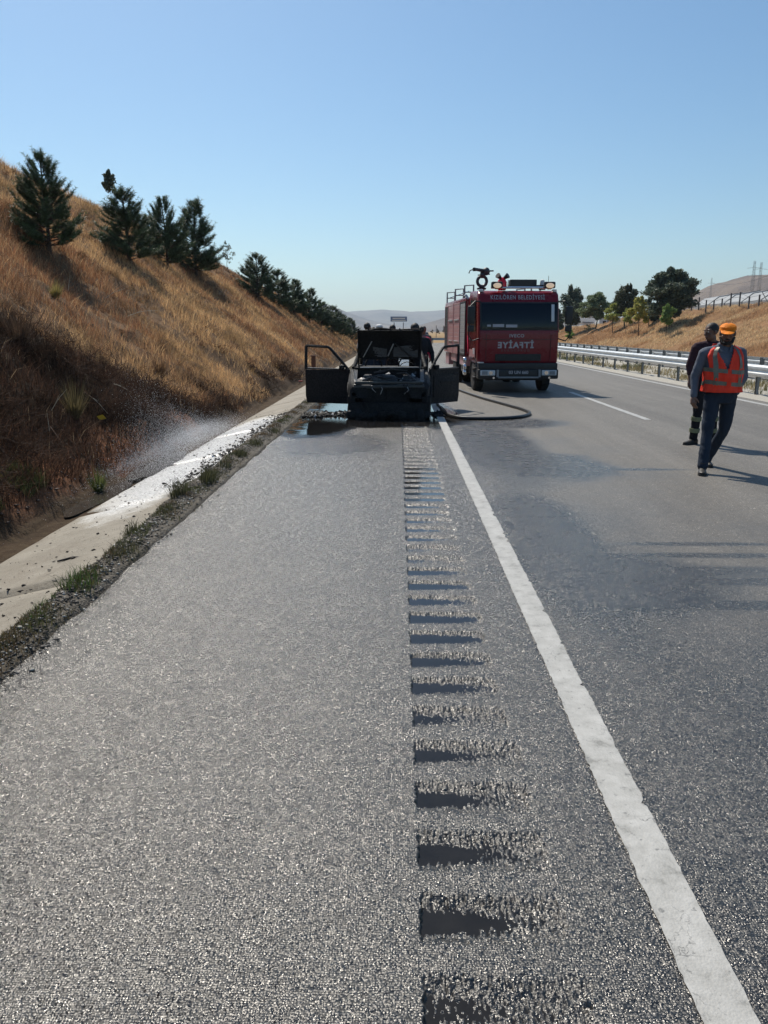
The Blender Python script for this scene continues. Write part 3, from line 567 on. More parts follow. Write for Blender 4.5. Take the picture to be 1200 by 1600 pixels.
# ------------------------------------------------------------------ vegetation
def make_pine(seed, h=2.6, spread=.46, bare=.06):
    rd = random.Random(seed); nr = np.random.RandomState(seed)
    tb = MB(); tp = [(0, 0, -.25)] ; bx_, by_ = rd.uniform(-.06, .06), rd.uniform(-.06, .06)
    for i in range(1, 9): q = i/8; tp.append((bx_*q*q*h, by_*q*q*h, q*h*.97))
    tb.tube(tp, [.035*h*(1-.85*i/8)*.55+.006 for i in range(9)], 7)
    S0 = []; S1 = []
    z = h*bare
    while z < h*.97:
        q = z/h; L0 = spread*h*(min(1, .55+q*2.2) if q < .25 else 1)*(1-q)**.72 + .05*h*.5
        for j in range(rd.choice((9, 10, 11)) if q < .6 else rd.choice((5, 6, 7))):
            a = rd.uniform(0, 6.283); L = L0*rd.uniform(.55, 1.2); el0 = rd.uniform(-.12, .25)+q*.75; n = max(3, int(L/.09)); p = Vector((bx_*q*q*h, by_*q*q*h, z)); pts = [p.copy()]
            for k in range(n):
                e = el0+.55*(k/n)**1.5; p = p+Vector((math.cos(a)*math.cos(e), math.sin(a)*math.cos(e), math.sin(e)))*(L/n); pts.append(p.copy()); a += rd.uniform(-.12, .12)
                if k >= n*.28:
                    for sgn in (-1, 1):
                        if rd.random() < .92:
                            sa = a+sgn*rd.uniform(.5, 1.1); se = e+rd.uniform(.1, .5); sl = rd.uniform(.10, .22)*(1.1-.4*k/n)
                            S0.append(p); S1.append(p+Vector((math.cos(sa)*math.cos(se), math.sin(sa)*math.cos(se), math.sin(se)))*sl)
                if k > 0 and k >= n*.35: S0.append(pts[-2]); S1.append(p.copy())
            up = Vector((math.cos(a)*.45, math.sin(a)*.45, .9)).normalized(); S0.append(p); S1.append(p+up*rd.uniform(.14, .32))
            tb.tube([pts[0], pts[n//2], pts[-1]], [.010+.006*L, .007, .003], 4, cap=False)
        z += h*rd.uniform(.042, .062)
    S0.append(Vector((bx_*h, by_*h, h*.88))); S1.append(Vector((bx_*h, by_*h, h*1.03)))
    A = np.array([tuple(v) for v in S0]); B = np.array([tuple(v) for v in S1]); m = 40; N = len(A)*m
    t = nr.rand(N); A_ = np.repeat(A, m, 0); B_ = np.repeat(B, m, 0); P = A_+(B_-A_)*t[:, None]; D = B_-A_; D /= np.linalg.norm(D, axis=1)[:, None]+1e-9
    Rn = nr.randn(N, 3); Rn -= D*(Rn*D).sum(1)[:, None]; Rn /= np.linalg.norm(Rn, axis=1)[:, None]
    nd = D*.6+Rn*.85; ln = (.065+.055*nr.rand(N)); sd_ = np.cross(nd, Rn+nr.randn(N, 3)*.5); sd_ /= np.linalg.norm(sd_, axis=1)[:, None]; w = .0042
    V = np.stack([P-sd_*w, P+sd_*w, P+nd*ln[:, None]], 1).reshape(-1, 3); F = np.arange(N*3).reshape(-1, 3)
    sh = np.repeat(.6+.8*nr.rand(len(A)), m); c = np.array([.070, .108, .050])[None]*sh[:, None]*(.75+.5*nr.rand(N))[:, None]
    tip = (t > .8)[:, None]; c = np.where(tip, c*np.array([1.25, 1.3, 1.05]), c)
    return tb, V, F, np.repeat(c, 3, 0)
PV = []
def pine(px, base, top, wpx, variant, label):
    x, y, z, k = place(px, base, hillL); H = (base-top)*k
    if len(PV) <= variant:
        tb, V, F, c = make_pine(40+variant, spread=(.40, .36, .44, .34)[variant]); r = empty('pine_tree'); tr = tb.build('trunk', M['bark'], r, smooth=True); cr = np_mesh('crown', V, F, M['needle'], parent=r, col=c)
        PV.append((r, tr, cr)); use = r
    else:
        r, tr, cr = PV[variant]; use = r.copy(); COL.objects.link(use)
        for q in (tr, cr): c = q.copy(); COL.objects.link(c); c.parent = use
    sxy = (wpx*k*(1.28 if px > 390 else 1.0))/(2.6*2*(.40, .36, .44, .34)[variant])*1.3; use.location = (x, y, z-.03); use.scale = (sxy*.88, sxy*.88, H/2.6*.90); use.rotation_euler = (0, 0, px*1.7)
    tag(use, label, 'pine tree', 'pine trees planted on the left slope'); return use
pine(78, 392, 240, 108, 0, 'large broad young pine, leftmost and nearest on the slope')
pine(203, 412, 294, 96, 1, 'spiky topped pine second from the left, below the round topped sapling on the crest')
pine(262, 415, 309, 74, 2, 'middle pine of the three standing close together on the slope')
pine(306, 428, 310, 84, 3, 'slender pine with a bare lower trunk, right end of the near clump')
pine(236, 405, 335, 50, 1, 'small pine half hidden between the spiky topped pine and the middle one')
pine(403, 466, 395, 54, 0, 'full crowned pine standing alone at the start of the far row')
pine(436, 482, 420, 48, 1, 'second pine of the far row, with several pointed tips')
pine(459, 492, 436, 42, 2, 'third pine of the far row, just right of the one with several tips')
pine(483, 503, 449, 38, 3, 'narrow pointed pine in the middle of the far row')
pine(502, 511, 470, 36, 0, 'low pine after the narrow pointed one in the far row')
pine(519, 520, 476, 34, 1, 'bushy pine third from the end of the far row')
pine(533, 526, 490, 30, 2, 'small pine next to last in the far row')
pine(548, 532, 495, 26, 3, 'last and lowest pine of the far row, beside the raised bonnet')

def make_broad(seed, h, w, trunk_h, leaf, n, cols, lobes=9, dens=1.0, up=0.0, thin=.03):
    """leafy crown: limbs plus leaf quads gathered in clumps; local metres"""
    rd = random.Random(seed); nr = np.random.RandomState(seed); tb = MB(); tb.tube([(0, 0, -.3), (rd.uniform(-.05, .05)*h, 0, trunk_h), (rd.uniform(-.06, .06)*h, 0, h*.72)], [thin*h*.6+.02, thin*h*.5, thin*h*.12], 8)
    C = []; 
    for i in range(lobes):
        q = (i+.5)/lobes; zc = trunk_h+(h-trunk_h)*(.14+.80*q); rr_ = w/2*math.sin(math.pi*min(1, .20+.72*q))**.8
        a = i*2.4+rd.uniform(-.4, .4); rad = rr_*rd.uniform(.15, .80)
        c = Vector((math.cos(a)*rad, math.sin(a)*rad, zc)); C.append((c, rr_*rd.uniform(.26, .46), (h-trunk_h)*rd.uniform(.08, .15)))
        b0 = Vector((0, 0, trunk_h+(zc-trunk_h)*.35)); mid = (b0+c)/2+Vector((0, 0, -.04*h))
        tb.tube([b0, mid, c], [thin*h*.3, thin*h*.2, thin*h*.08], 5, cap=False)
        for j in range(3): e = c+Vector((rd.uniform(-1, 1), rd.uniform(-1, 1), rd.uniform(.1, 1)))*rr_*.4; tb.tube([c, e], [thin*h*.07, thin*h*.03], 4, cap=False)
    V = []; cl = []
    per = n//lobes; VV = []; CC = []
    for (c, r, rz) in C:
        ns = max(10, per//8); sub = nr.randn(ns, 3); sub /= np.linalg.norm(sub, axis=1)[:, None]; sub *= (nr.rand(ns)**.45)[:, None]
        sub = sub*np.array([r, r, rz+up*rz])*1.12+np.array(c); m = 8; P = np.repeat(sub, m, 0)+nr.randn(ns*m, 3)*np.array([r, r, rz])*.16
        N = len(P); a = nr.randn(N, 3); a /= np.linalg.norm(a, axis=1)[:, None]; b = np.cross(a, nr.randn(N, 3)); b /= np.linalg.norm(b, axis=1)[:, None]; s = (leaf*(.6+.8*nr.rand(N)))[:, None]
        VV.append(np.stack([P-a*s, P-b*s*.5, P+a*s, P+b*s*.5], 1).reshape(-1, 3)); k = np.repeat(nr.rand(ns), m)[:, None]; c3 = np.array(cols[0])*(1-k)+np.array(cols[1])*k; CC.append(np.repeat(c3*(.7+.6*nr.rand(N))[:, None], 4, 0))
    V = np.concatenate(VV); return tb, V, np.arange(len(V)).reshape(-1, 4), np.concatenate(CC)
def broad(name, px, base, top, wpx, fn, label, cat, cols, seed, trunk=.25, leaf=.10, n=14000, lobes=15, group=None, thin=.03, push=0):
    x, y, z, k = place(px, base, fn)
    if push: x *= (1+push); y *= (1+push); k *= (1+push); z = float(fn(x, y))
    zt = CAM_H+(517-top)*k; H = max(zt-z, .5); w = wpx*k
    tb, V, F, c = make_broad(seed, H, w, H*trunk, leaf, n, cols, lobes, thin=thin)
    r = empty(name, (x, y, z), label=label, cat=cat, group=group); tb.build('trunk', M['bark'], r, smooth=True); np_mesh('crown', V, F, M['leaf'], parent=r, col=c); return r
G = 'trees on the bank beyond the far carriageway'
dk = ((.06, .08, .055), (.15, .18, .12)); md = ((.13, .17, .085), (.25, .30, .16)); yg = ((.28, .32, .08), (.52, .52, .16)); gr = ((.15, .24, .07), (.28, .38, .11))
broad('dark_tree', 894, 524, 452, 46, hillR, 'tall dark tree nearest the fire engine on the far bank', 'tree', dk, 1, .18, .12, 16000, 18, G)
broad('roadside_tree', 930, 514, 460, 54, hillR, 'mid green loose crowned tree right of the tall dark one', 'tree', md, 2, .25, .12, 14000, 17, G)
broad('roadside_tree', 976, 512, 448, 44, hillR, 'olive tree with feathery top rising behind the yellow green saplings', 'tree', ((.06, .07, .04), (.12, .13, .075)), 3, .2, .11, 13000, 17, G)
broad('dark_tree', 1046, 508, 424, 82, hillR, 'largest dark round tree on the far bank, above the green sapling', 'tree', dk, 4, .12, .13, 30000, 26, G)
broad('dark_tree', 1013, 508, 468, 34, hillR, 'low dark tree touching the left side of the largest tree', 'tree', dk, 5, .1, .15, 5000, 8, G)
broad('dark_tree', 872, 521, 484, 34, hillR, 'dark tree partly hidden by the right mirror of the fire engine', 'tree', dk, 6, .1, .15, 5000, 8, G)
broad('young_tree', 957, 521, 473, 38, hillR, 'yellow green sapling with a thin trunk, leftmost of the saplings', 'tree', yg, 7, .34, .11, 5000, 9, G, .018)
broad('young_tree', 978, 522, 484, 24, hillR, 'smaller yellow green sapling between two larger saplings', 'tree', yg, 8, .36, .11, 3600, 7, G, .016)
broad('young_tree', 997, 525, 466, 38, hillR, 'tallest yellow sapling, with grass round its foot', 'tree', ((.34, .34, .08), (.58, .54, .16)), 9, .30, .11, 6500, 11, G, .018)
broad('young_tree', 1040, 528, 477, 30, hillR, 'green round topped sapling in front of the largest dark tree', 'tree', gr, 10, .38, .10, 5000, 8, G, .016)
broad('young_tree', 918, 524, 507, 18, hillR, 'tiny sparse sapling right of the bright green shrub', 'tree', ((.14, .13, .06), (.22, .20, .09)), 11, .4, .07, 500, 5, G, .016)
broad('shrub', 889, 532, 512, 22, hillR, 'bright green shrub at the foot of the far bank beside the fire engine', 'shrub', ((.16, .26, .05), (.30, .42, .10)), 12, .05, .10, 2000, 7, None, .02)
fl = lambda a, b: a*0-.45
broad('field_bush', 684, 521.5, 514, 9, fl, 'round brown bush in the far field left of the fire engine', 'bush', ((.10, .07, .04), (.16, .11, .06)), 13, .05, .3, 500, 5, 'bushes in the far field')
broad('field_bush', 694, 522, 510, 8, fl, 'darker bush touching the edge of the fire engine in the far field', 'bush', ((.07, .06, .04), (.12, .09, .06)), 14, .1, .3, 500, 5, 'bushes in the far field')
broad('field_bush', 675, 523, 515, 6, fl, 'smallest bush in the far field', 'bush', ((.10, .08, .05), (.15, .11, .07)), 15, .3, .25, 300, 4, 'bushes in the far field')
# round-topped sapling on the crest and the small shrub at the end of the clump
def at_slope(name, px, base, top, wpx, label, cat, cols, seed, **kw):
    return broad(name, px, base, top, wpx, hillL, label, cat, cols, seed, **kw)
at_slope('crest_sapling', 173, 330, 275, 27, 'small round topped sapling on the skyline above the slope', 'tree', dk, 20, trunk=.40, leaf=.040, n=4200, lobes=12, thin=.014)
at_slope('sparse_shrub', 356, 420, 382, 28, 'sparse grey green shrub on the skyline right of the near pines', 'shrub', ((.10, .11, .07), (.18, .18, .12)), 21, trunk=.15, leaf=.04, n=700, lobes=8, thin=.016)
# scorched bushes and pale dead stalks on the slope, each one countable
def stalk(px, py, dxp, dyp, label, r=.010):
    x, y, z, k = place(px, py, hillL); L = math.hypot(dxp, dyp)*k; d = Vector((dxp*k, -.1*L, -dyp*k)); e = Vector((x, y, z+.05))
    MBt = MB(); pts = [e+d*t+Vector((0, 0, .06*L*math.sin(math.pi*t)+.12*t*0)) - Vector((0, .25*L*t, 0))*0 for t in (0, .3, .6, 1)]
    off = Vector((0, -.18, .16)); pts = [p+off for p in pts]; q = [p-e for p in pts]
    m = MB().tube(q, [r, r*.8, r*.6, r*.3], 5); m.tube([q[1], q[1]+d*.25+Vector((0, 0, .06*L+.02))], [r*.5, r*.2], 4); m.tube([q[2], q[2]+d*.2-Vector((0, 0, .05*L))], [r*.4, r*.2], 4)
    o = m.build('dead_stalk', M['twig'], None); o.location = e
    tag(o, label, 'dead stalk', 'pale dead stalks lying on the slope')
stalk(205, 508, 48, -8, 'long pale stalk lying nearly level in the golden grass above the scorched patch')
stalk(113, 470, 6, -22, 'short pale stalk standing upright near the yellow green tuft')
stalk(170, 480, 32, -14, 'pale stalk slanting up to the right in the upper grass')
stalk(148, 638, 28, 28, 'thin pale stalk slanting down to the right, above the yellow scrap', .007)
stalk(90, 700, 0, -30, 'thin upright stalk at the foot of the scorched patch', .006)
stalk(185, 618, 26, 12, 'pale stalk slanting down just left of the water spray', .007)
stalk(40, 500, 14, 10, 'short pale stalk high in the scorched patch at the left edge', .008)
stalk(92, 665, 28, -32, 'pale stalk leaning against the olive weed left of the yellow scrap', .006)
x, y, z, k = place(165, 679, hillL)
m = MB(); m.add([(-.07, 0, .05), (.02, -.01, .075), (.065, 0, .02), (-.01, .02, .0), (-.05, .01, .018)], [(0, 1, 3, 4), (1, 2, 3)]); m.add([(-.07, .006, .052), (.02, -.004, .077), (.065, .006, .022), (-.01, .026, .002), (-.05, .016, .02)], [(0, 1, 3, 4), (1, 2, 3)])
o = m.build('yellow_scrap', simple('yellow plastic', (.55, .40, .04), .5), None); o.location = (x+.02, y-.15, z+.22); tag(o, 'crumpled yellow plastic scrap lying on the dark weeds', 'litter')
def weed(px, py, h, cols, label, seed, n=300):
    x, y, z, k = place(px, py, hillL); r = np.random.RandomState(seed); a = r.rand(n)*6.28; q = h*.55*r.rand(n)**.6; P = np.stack([q*np.cos(a)*.6, q*np.sin(a)*.6, np.zeros(n)], 1)
    D = np.stack([np.cos(a)*.5, np.sin(a)*.5, .6+r.rand(n)], 1)*h*(.5+.6*r.rand(n))[:, None]; w = .004+.0004*y; s = np.stack([-np.sin(a), np.cos(a), a*0], 1)*w
    V = np.stack([P*.3-s, P*.3+s, P*.3+D+r.randn(n, 3)*.05], 1).reshape(-1, 3); k_ = r.rand(n)[:, None]; c = np.array(cols[0])*(1-k_)+np.array(cols[1])*k_
    o = np_mesh('weed', V, np.arange(3*n).reshape(-1, 3), M['straw'], col=np.repeat(c, 3, 0)); o.location = (x, y, z-.02); tag(o, label, 'weed', 'single weeds on the slope')
weed(88, 466, .26, ((.28, .24, .08), (.36, .30, .12)), 'yellow green tuft high on the slope below the leftmost pine', 1, 260)
weed(118, 655, .42, ((.09, .075, .035), (.20, .16, .08)), 'olive brown weed leaning over the scorched patch left of the yellow scrap', 2, 260)
weed(155, 770, .20, ((.08, .11, .03), (.16, .17, .06)), 'small green weed at the foot of the bank beside the gutter', 3, 200)
weed(30, 545, .5, ((.05, .035, .025), (.14, .09, .06)), 'dark dry bush at the left edge of the scorched patch', 4, 260)
weed(250, 590, .35, ((.12, .07, .04), (.22, .13, .07)), 'rusty brown bush just above the far end of the spray', 5, 260)

# ------------------------------------------------------------------ crash barriers
M['galv'] = simple('galvanised steel', (.52, .54, .55), .42, .55, .12, 3)
M['galvd'] = simple('weathered steel post', (.20, .21, .21), .6, .4, .2, 5)
def wprof(side):
    p = [(.0, -.155), (.03, -.14), (.075, -.105), (.078, -.06), (.03, -.02), (.022, 0), (.03, .02), (.078, .06), (.075, .105), (.03, .14), (0, .155)]
    return [(side*a, b) for a, b in p]
def barrier(x0, ya, yb, side, zc, label, post_side, zb=-.1):
    root = empty('crash_barrier', (x0, ya, 0), label=label, cat='crash barrier', group='steel crash barriers'); pr_ = wprof(side); me = None
    back = [(a-side*.006, b) for a, b in pr_]
    n = int((yb-ya)/4)
    for k in range(n):
        L = 4.06; ring = lambda y, e: [(a+e, y, zc+b) for a, b in pr_]+[(a+e, y, zc+b) for a, b in reversed(back)]
        if me is None: o = MB().loft([ring(0, 0), ring(L, side*.004)]).build('rail', M['galv'], root); me = o.data
        else: o = bpy.data.objects.new('rail', me); COL.objects.link(o); o.parent = root
        o.location = (0, k*4, 0)
    pm = None
    for k in range(int((yb-ya)/2)):
        if pm is None:
            m = MB(); h = zc+.15-zb; cz = zb+h/2; px_ = -side*.085
            m.box((px_, 0, cz), (.010, .10, h)); m.box((px_-.045, 0, cz), (.09, .008, h)) if False else None
            m.box((px_, -.05, cz), (.06, .007, h)); m.box((px_, .05, cz), (.06, .007, h)); m.box((px_+side*.045, 0, zc), (.07, .12, .20))
            o = m.build('post', M['galvd'], root); pm = o.data
        else: o = bpy.data.objects.new('post', pm); COL.objects.link(o); o.parent = root
        o.location = (0, k*2+1.1, 0)
    return root
barrier(9.42, 8, 64, -1, .60, 'double ribbed grey crash barrier nearest the road, on the right', 1)
barrier(12.35, 10, 90, 1, .60, 'second grey crash barrier farther off, its posts in front of the rail', -1)
cb = barrier(0, 0, 12, -1, .55, 'short crash barrier crossing the far end of the road', 1); cb.location = (-.5, 108, 0); cb.rotation_euler = (0, 0, -math.pi/2)
# delineator
m = MB(); m.box((0, 0, .46), (.13, .05, .98), bev=.01); o = m.build('marker_post', simple('rust brown steel', (.16, .06, .03), .7), None); o.location = (-2.52, 23.5, -.03); tag(o, 'rust brown marker post seen through the left car door window', 'post')
m = MB(); m.box((0, 0, .02), (.16, .08, .04), bev=.012); o = m.build('red_litter', simple('red plastic', (.5, .08, .05), .5), None); o.location = (-3.6, 29, -.2); tag(o, 'small red scrap of litter beside the far end of the ditch', 'litter')
# ------------------------------------------------------------------ fence, greenhouse, sheds, pylons, billboard
M['post'] = simple('fence post', (.07, .07, .075), .8)
fe = empty('field_fence', (32, 56, 0), label='wire fence with dark posts along the top of the far bank', cat='fence'); pm = None; tops = []
for k in range(34):
    z = float(hillR(32.0, 56+2.05*k))
    if pm is None: o = MB().box((0, 0, .55), (.11, .11, 1.5), bev=.01).build('post', M['post'], fe); pm = o.data
    else: o = bpy.data.objects.new('post', pm); COL.objects.link(o); o.parent = fe
    o.location = (0, 2.05*k, z); tops.append((0, 2.05*k, z))
for hgt in (.45, .85, 1.22): MB().tube([(a, b, c+hgt) for a, b, c in tops], .014, 4).build('wire', M['post'], fe)
MB().tube([(0, 2.05*7, tops[7][2]), (0, 2.05*7+1.6, tops[7][2]+1.15)], .04, 5).build('brace', M['post'], fe)
gh = empty('greenhouse', (48, 60, 0), label='long pale greenhouse behind the fence on the bank', cat='greenhouse'); M['sheet'] = simple('pale plastic sheeting', (.27, .285, .295), .7, 0, .07, .6)
M['white'] = simple('white wall', (.66, .66, .63), .7, 0, .08, 1)
for k in range(12):
    sec = [(0, 0, 0), (0, 0, 5.6), (1.5, 0, 6.7), (5, 0, 7.3), (8.5, 0, 6.7), (10, 0, 5.6), (10, 0, 0)]; o = MB().prism(sec, (0, 5.9, 0)).build('bay', M['sheet'], gh); o.location = (0, k*6.0, 0)
    MB().tube([(-.05, k*6-.05, 0), (-.05, k*6-.05, 5.6), (1.45, k*6-.05, 6.74), (5, k*6-.05, 7.35)], .07, 5).build('hoop', M['galvd'], gh)
def shed(px, base, wpx, hpx, label, t):
    k = t/1220; x = (px-623)*k; z0 = float(hillR(x, t)); zt = CAM_H+(517-(base-hpx))*k; h = max(zt-z0, 1.5); w = wpx*k; r = empty('shed', (x, t, z0-.2), label=label, cat='shed', group='white sheds behind the trees')
    m = MB().box((0, 1.5, h/2), (w, 3, h), bev=.03); m.build('wall', M['white'], r); MB().prism([(-w/2-.15, -.15, h), (w/2+.15, -.15, h), (w/2+.15, -.15, h+.12), (-w/2-.15, -.15, h+.25)], (0, 3.3, 0)).build('roof', M['sheet'], r)
    MB().box((-.15*w, -.02, h*.5), (w*.22, .05, h*.45), bev=.01).build('window', M['glassd'], r); MB().box((.26*w, -.02, h*.42), (w*.2, .05, h*.8), bev=.01).build('door', M['post'], r)
t_ = NT('dark glass'); t_.set(Base_Color=(.012, .015, .02), Roughness=.06, Specular_IOR_Level=.6); M['glassd'] = t_.m
shed(909, 517, 15, 11, 'small white shed between the tall dark tree and the next tree', 150)
shed(937, 513, 22, 17, 'larger white shed behind the mid green tree', 150)
shed(1012, 506, 16, 13, 'white shed half hidden left of the largest dark tree', 140)
def pylon(px, top, t, label):
    k = t/1220; x = (px-623)*k; Z = CAM_H+(517-top)*k; m = MB(); b = 1.3
    for sx in (-1, 1):
        for sy in (-1, 1): m.tube([(sx*b, sy*b, -2), (sx*.4, sy*.4, Z)], .09, 3)
    s = 0
    z = 0
    while z < Z*.92:
        q = 1-z/Z; q2 = 1-min(1, (z+Z*.09)/Z); w1 = .4+(b-.4)*q; w2 = .4+(b-.4)*q2; s = 1 if s == 0 else -s
        for sy in (-1, 1): m.tube([(-s*w1, sy*w1, z), (s*w2, sy*w2, z+Z*.09)], .05, 3)
        z += Z*.09
    r = empty('pylon', (x, t, 0), label=label, cat='pylon', group='lattice pylons on the skyline'); m.build('lattice_mast', M['galvd'], r)
    for zz in (Z*.80, Z*.90): MB().tube([(-4, 0, zz), (0, 0, zz+.5), (4, 0, zz)], .08, 4).build('crossarm', M['galvd'], r)
    return Vector((x, t, Z*.9))
p1 = pylon(1150, 416, 480, 'tall lattice pylon, left of the close pair on the right skyline'); p2 = pylon(1160, 418, 500, 'tall lattice pylon, right of the close pair on the right skyline'); p3 = pylon(1089, 440, 900, 'distant thin pylon above the largest dark tree')
wire_ = []
pa = Vector(((1240-623)*420/1220, 420, CAM_H+(517-408)*420/1220)); 
for i in range(25):
    q = i/24; p = pa.lerp(p3, q); p.z -= 4*math.sin(math.pi*q)*1.6; wire_.append(p)
o = MB().tube(wire_, .13, 4).build('power_cable', M['post'], None); tag(o, 'overhead power cable crossing the sky between the pylons', 'cable')
bb = empty('billboard', ((623-623)*0, 300, 0), label='blue and white roadside billboard on two posts beyond the end of the road', cat='billboard')
k = 300/1220; bb.location = (0, 300, -.6)
MB().box((0, 0, CAM_H+(517-499.5)*k+.6), (25*k, .25, 7.4*k), bev=.04).build('board', simple('billboard blue', (.10, .16, .30), .5, 0, .1), bb)
MB().box((0, -.16, CAM_H+(517-498.6)*k+.6), (19*k, .04, 2.0*k), bev=.01).build('pale_panel', M['white'], bb); MB().box((0, -.16, CAM_H+(517-501.6)*k+.6), (21*k, .04, 1.4*k), bev=.01).build('pale_panel', M['white'], bb)
for s in (-1, 1): MB().box((s*7*k, .2, 2.5), (.3, .3, 5.6)).build('post', M['galvd'], bb)
o = MB().tube([(0, 0, 0), (0, 0, 6.0)], .09, 6).build('utility_pole', M['post'], None); o.location = ((680-623)*230/1220, 230, -.6); o.scale = (1, 1, .62); tag(o, 'thin dark pole in the field left of the fire engine', 'pole')
# ------------------------------------------------------------------ burnt car
def burnt_mat(name, base=(.012, .012, .013), ash=.25, metal=.5, rough=.42):
    t = NT(name); n = t.noise(6, 8, .7); n2 = t.noise(28, 6, .7)
    c = t.mix(t.ramp(n, [(.55, 0.0), (.72, ash)]), base, (.16, .155, .15)); c = t.mix(t.ramp(n2, [(.62, 0.0), (.72, ash*.9)]), c, (.35, .34, .33))
    t.set(Base_Color=c, Metallic=metal, Roughness=t.ramp(n2, [(.3, rough*.7), (.7, min(1, rough*1.7))]), Normal=t.bump(t.math('ADD', n, t.math('MULTIPLY', n2, .5)), .6, .02)); return t.m
M['char'] = burnt_mat('charred steel', (.004, .004, .005), .06, .0, .7)
M['chars'] = burnt_mat('sooty shiny steel', (.07, .07, .07), .7, .6, .30)
M['charb'] = burnt_mat('sooty bonnet', (.003, .003, .004), .03, .0, .75)
M['bare'] = simple('heat bleached steel', (.42, .42, .42), .5, .3, .35, 12, .4)
M['ash'] = burnt_mat('ash', (.07, .068, .065), .9, 0, .8)
CAR = empty('burnt_car', (-.18, 14.72, 0), label='burnt out black car with both front doors and bonnet open on the hard shoulder', cat='car')
def jit(mb, a, seed=0):
    mb.v = [(x+a*mnoise.noise(Vector((x*3+seed, y*3, z*3))), y+a*mnoise.noise(Vector((x*3, y*3+seed+9, z*3))), z+a*mnoise.noise(Vector((x*3, y*3, z*3+seed+5)))) for x, y, z in mb.v]; return mb
# body shell
b = MB()
for s in (-1, 1):
    # front wing: section loft from nose to door hinge
    rings = []
    for y, zt, xo in ((.02, .60, .72), (.10, .68, .76), (.5, .74, .79), (.9, .80, .80), (1.22, .86, .80)):
        wa = .0
        lo = .30 if not (.40 < y < 1.1) else .60
        rings.append([(s*(xo-.17), y, zt-.01), (s*(xo-.05), y, zt), (s*xo, y, zt-.06), (s*xo, y, lo), (s*(xo-.03), y, lo), (s*(xo-.03), y, zt-.09), (s*(xo-.17), y, zt-.05)])
    b.loft(rings)
    pa = [(s*.80, .28+.0, .30)]
    arc = [(s*.80, .75+.36*math.cos(a), .30+.34*math.sin(a)) for a in np.linspace(0, math.pi, 12)]
    b.tube(arc, .018, 6)
    b.box((s*.78, 1.7, .20), (.10, 1.15, .12), bev=.02)                 # sill
    b.box((s*.77, 2.28, .55), (.09, .10, .75), bev=.02); b.tube([(s*.75, 2.28, .88), (s*.60, 2.30, 1.37)], .035, 6)  # B pillar
    b.tube([(s*.72, 1.14, .90), (s*.66, 1.45, 1.12), (s*.57, 1.85, 1.37)], .036, 8)    # A pillar
    b.tube([(s*.57, 1.85, 1.37), (s*.585, 2.5, 1.40), (s*.56, 3.15, 1.37)], .034, 8)   # roof rail
    b.tube([(s*.56, 3.15, 1.37), (s*.66, 3.60, 1.05), (s*.70, 3.78, .84)], .036, 8)    # rear pillar
    b.prism([(s*.79, 2.33, .20), (s*.79, 3.2, .20), (s*.79, 3.3, .86), (s*.79, 2.33, .86)], (-s*.06, 0, 0))           # rear door lower
    b.prism([(s*.80, 3.2, .30), (s*.80, 3.98, .34), (s*.79, 4.0, .72), (s*.76, 3.75, .86), (s*.79, 3.3, .86)], (-s*.10, 0, 0))
rf = []
for y, z, w in ((1.84, 1.37, .57), (2.1, 1.41, .575), (2.6, 1.42, .585), (3.0, 1.40, .575), (3.16, 1.37, .56)):
    rf.append([(w*math.cos(a)*1.0, y, z-.03+.045*math.sin(a)) for a in np.linspace(0, math.pi, 9)]+[(-w*.95, y, z-.05), (w*.95, y, z-.05)])
b.loft(rf)
b.box((0, 1.15, .89), (1.40, .14, .05), bev=.02); b.box((0, 1.15, .56), (1.42, .03, .64))       # cowl and bulkhead
b.box((0, 2.6, .20), (1.50, 2.6, .05)); b.box((0, 3.88, .55), (1.44, .16, .50), bev=.03); b.box((0, 3.80, .80), (1.42, .34, .04), bev=.01)
jit(b, .012, 1).build('body', M['char'], CAR, smooth=True)
# front end
m = MB(); m.box((0, .06, .675), (1.26, .07, .045), bev=.012); m.box((0, .03, .60), (1.32, .025, .03), bev=.006); jit(m, .016, 2).build('slam_panel', M['chars'], CAR); m = MB(); m.box((0, 1.075, .915), (1.16, .02, .018), bev=.004); jit(m, .012, 41).build('cowl_edge', M['bare'], CAR)
m = MB(); m.box((0, .10, .24), (1.36, .10, .13), bev=.03); m.box((0, .12, .40), (.08, .06, .36), bev=.01); m.box((.3, .12, .43), (.03, .03, .38)); m.box((-.34, .12, .43), (.03, .03, .38)); jit(m, .02, 3).build('front_crossmember', M['char'], CAR)
m = MB(); m.box((-.05, .16, .44), (.86, .06, .34), bev=.01)
for k in range(16): m.box((-.44+.052*k, .125, .44), (.008, .012, .32))
jit(m, .01, 4).build('radiator', M['char'], CAR)
for s in (-1, 1):
    m = MB(); m.lathe([(.115, 0), (.105, .03), (.07, .06), (.02, .075)], 14, axis='Y'); m.box((0, 0, .0), (.30, .012, .03)); m.box((0, 0, .10), (.30, .03, .02)); m.box((0, 0, -.10), (.30, .03, .02)); o = jit(m, .03, 5).build('headlight_bowl', M['char'], CAR); o.location = (s*.50, .04, .49)
    m = MB(); m.lathe([(.13, .66), (.12, .70), (.06, .72), (.03, .74)], 12, (s*.52, .62, 0)); jit(m, .01, 6).build('strut_tower', M['chars'], CAR)
    m = MB(); m.prism([(s*.60, .08, .66), (s*.66, .08, .60), (s*.70, 1.10, .86), (s*.62, 1.10, .86)], (0, 0, .03)); m.prism([(s*.50, .05, .60), (s*.66, .04, .60), (s*.66, .30, .70), (s*.52, .34, .70)], (0, 0, .035)); jit(m, .03, 8).build('inner_wing', M['chars'], CAR)
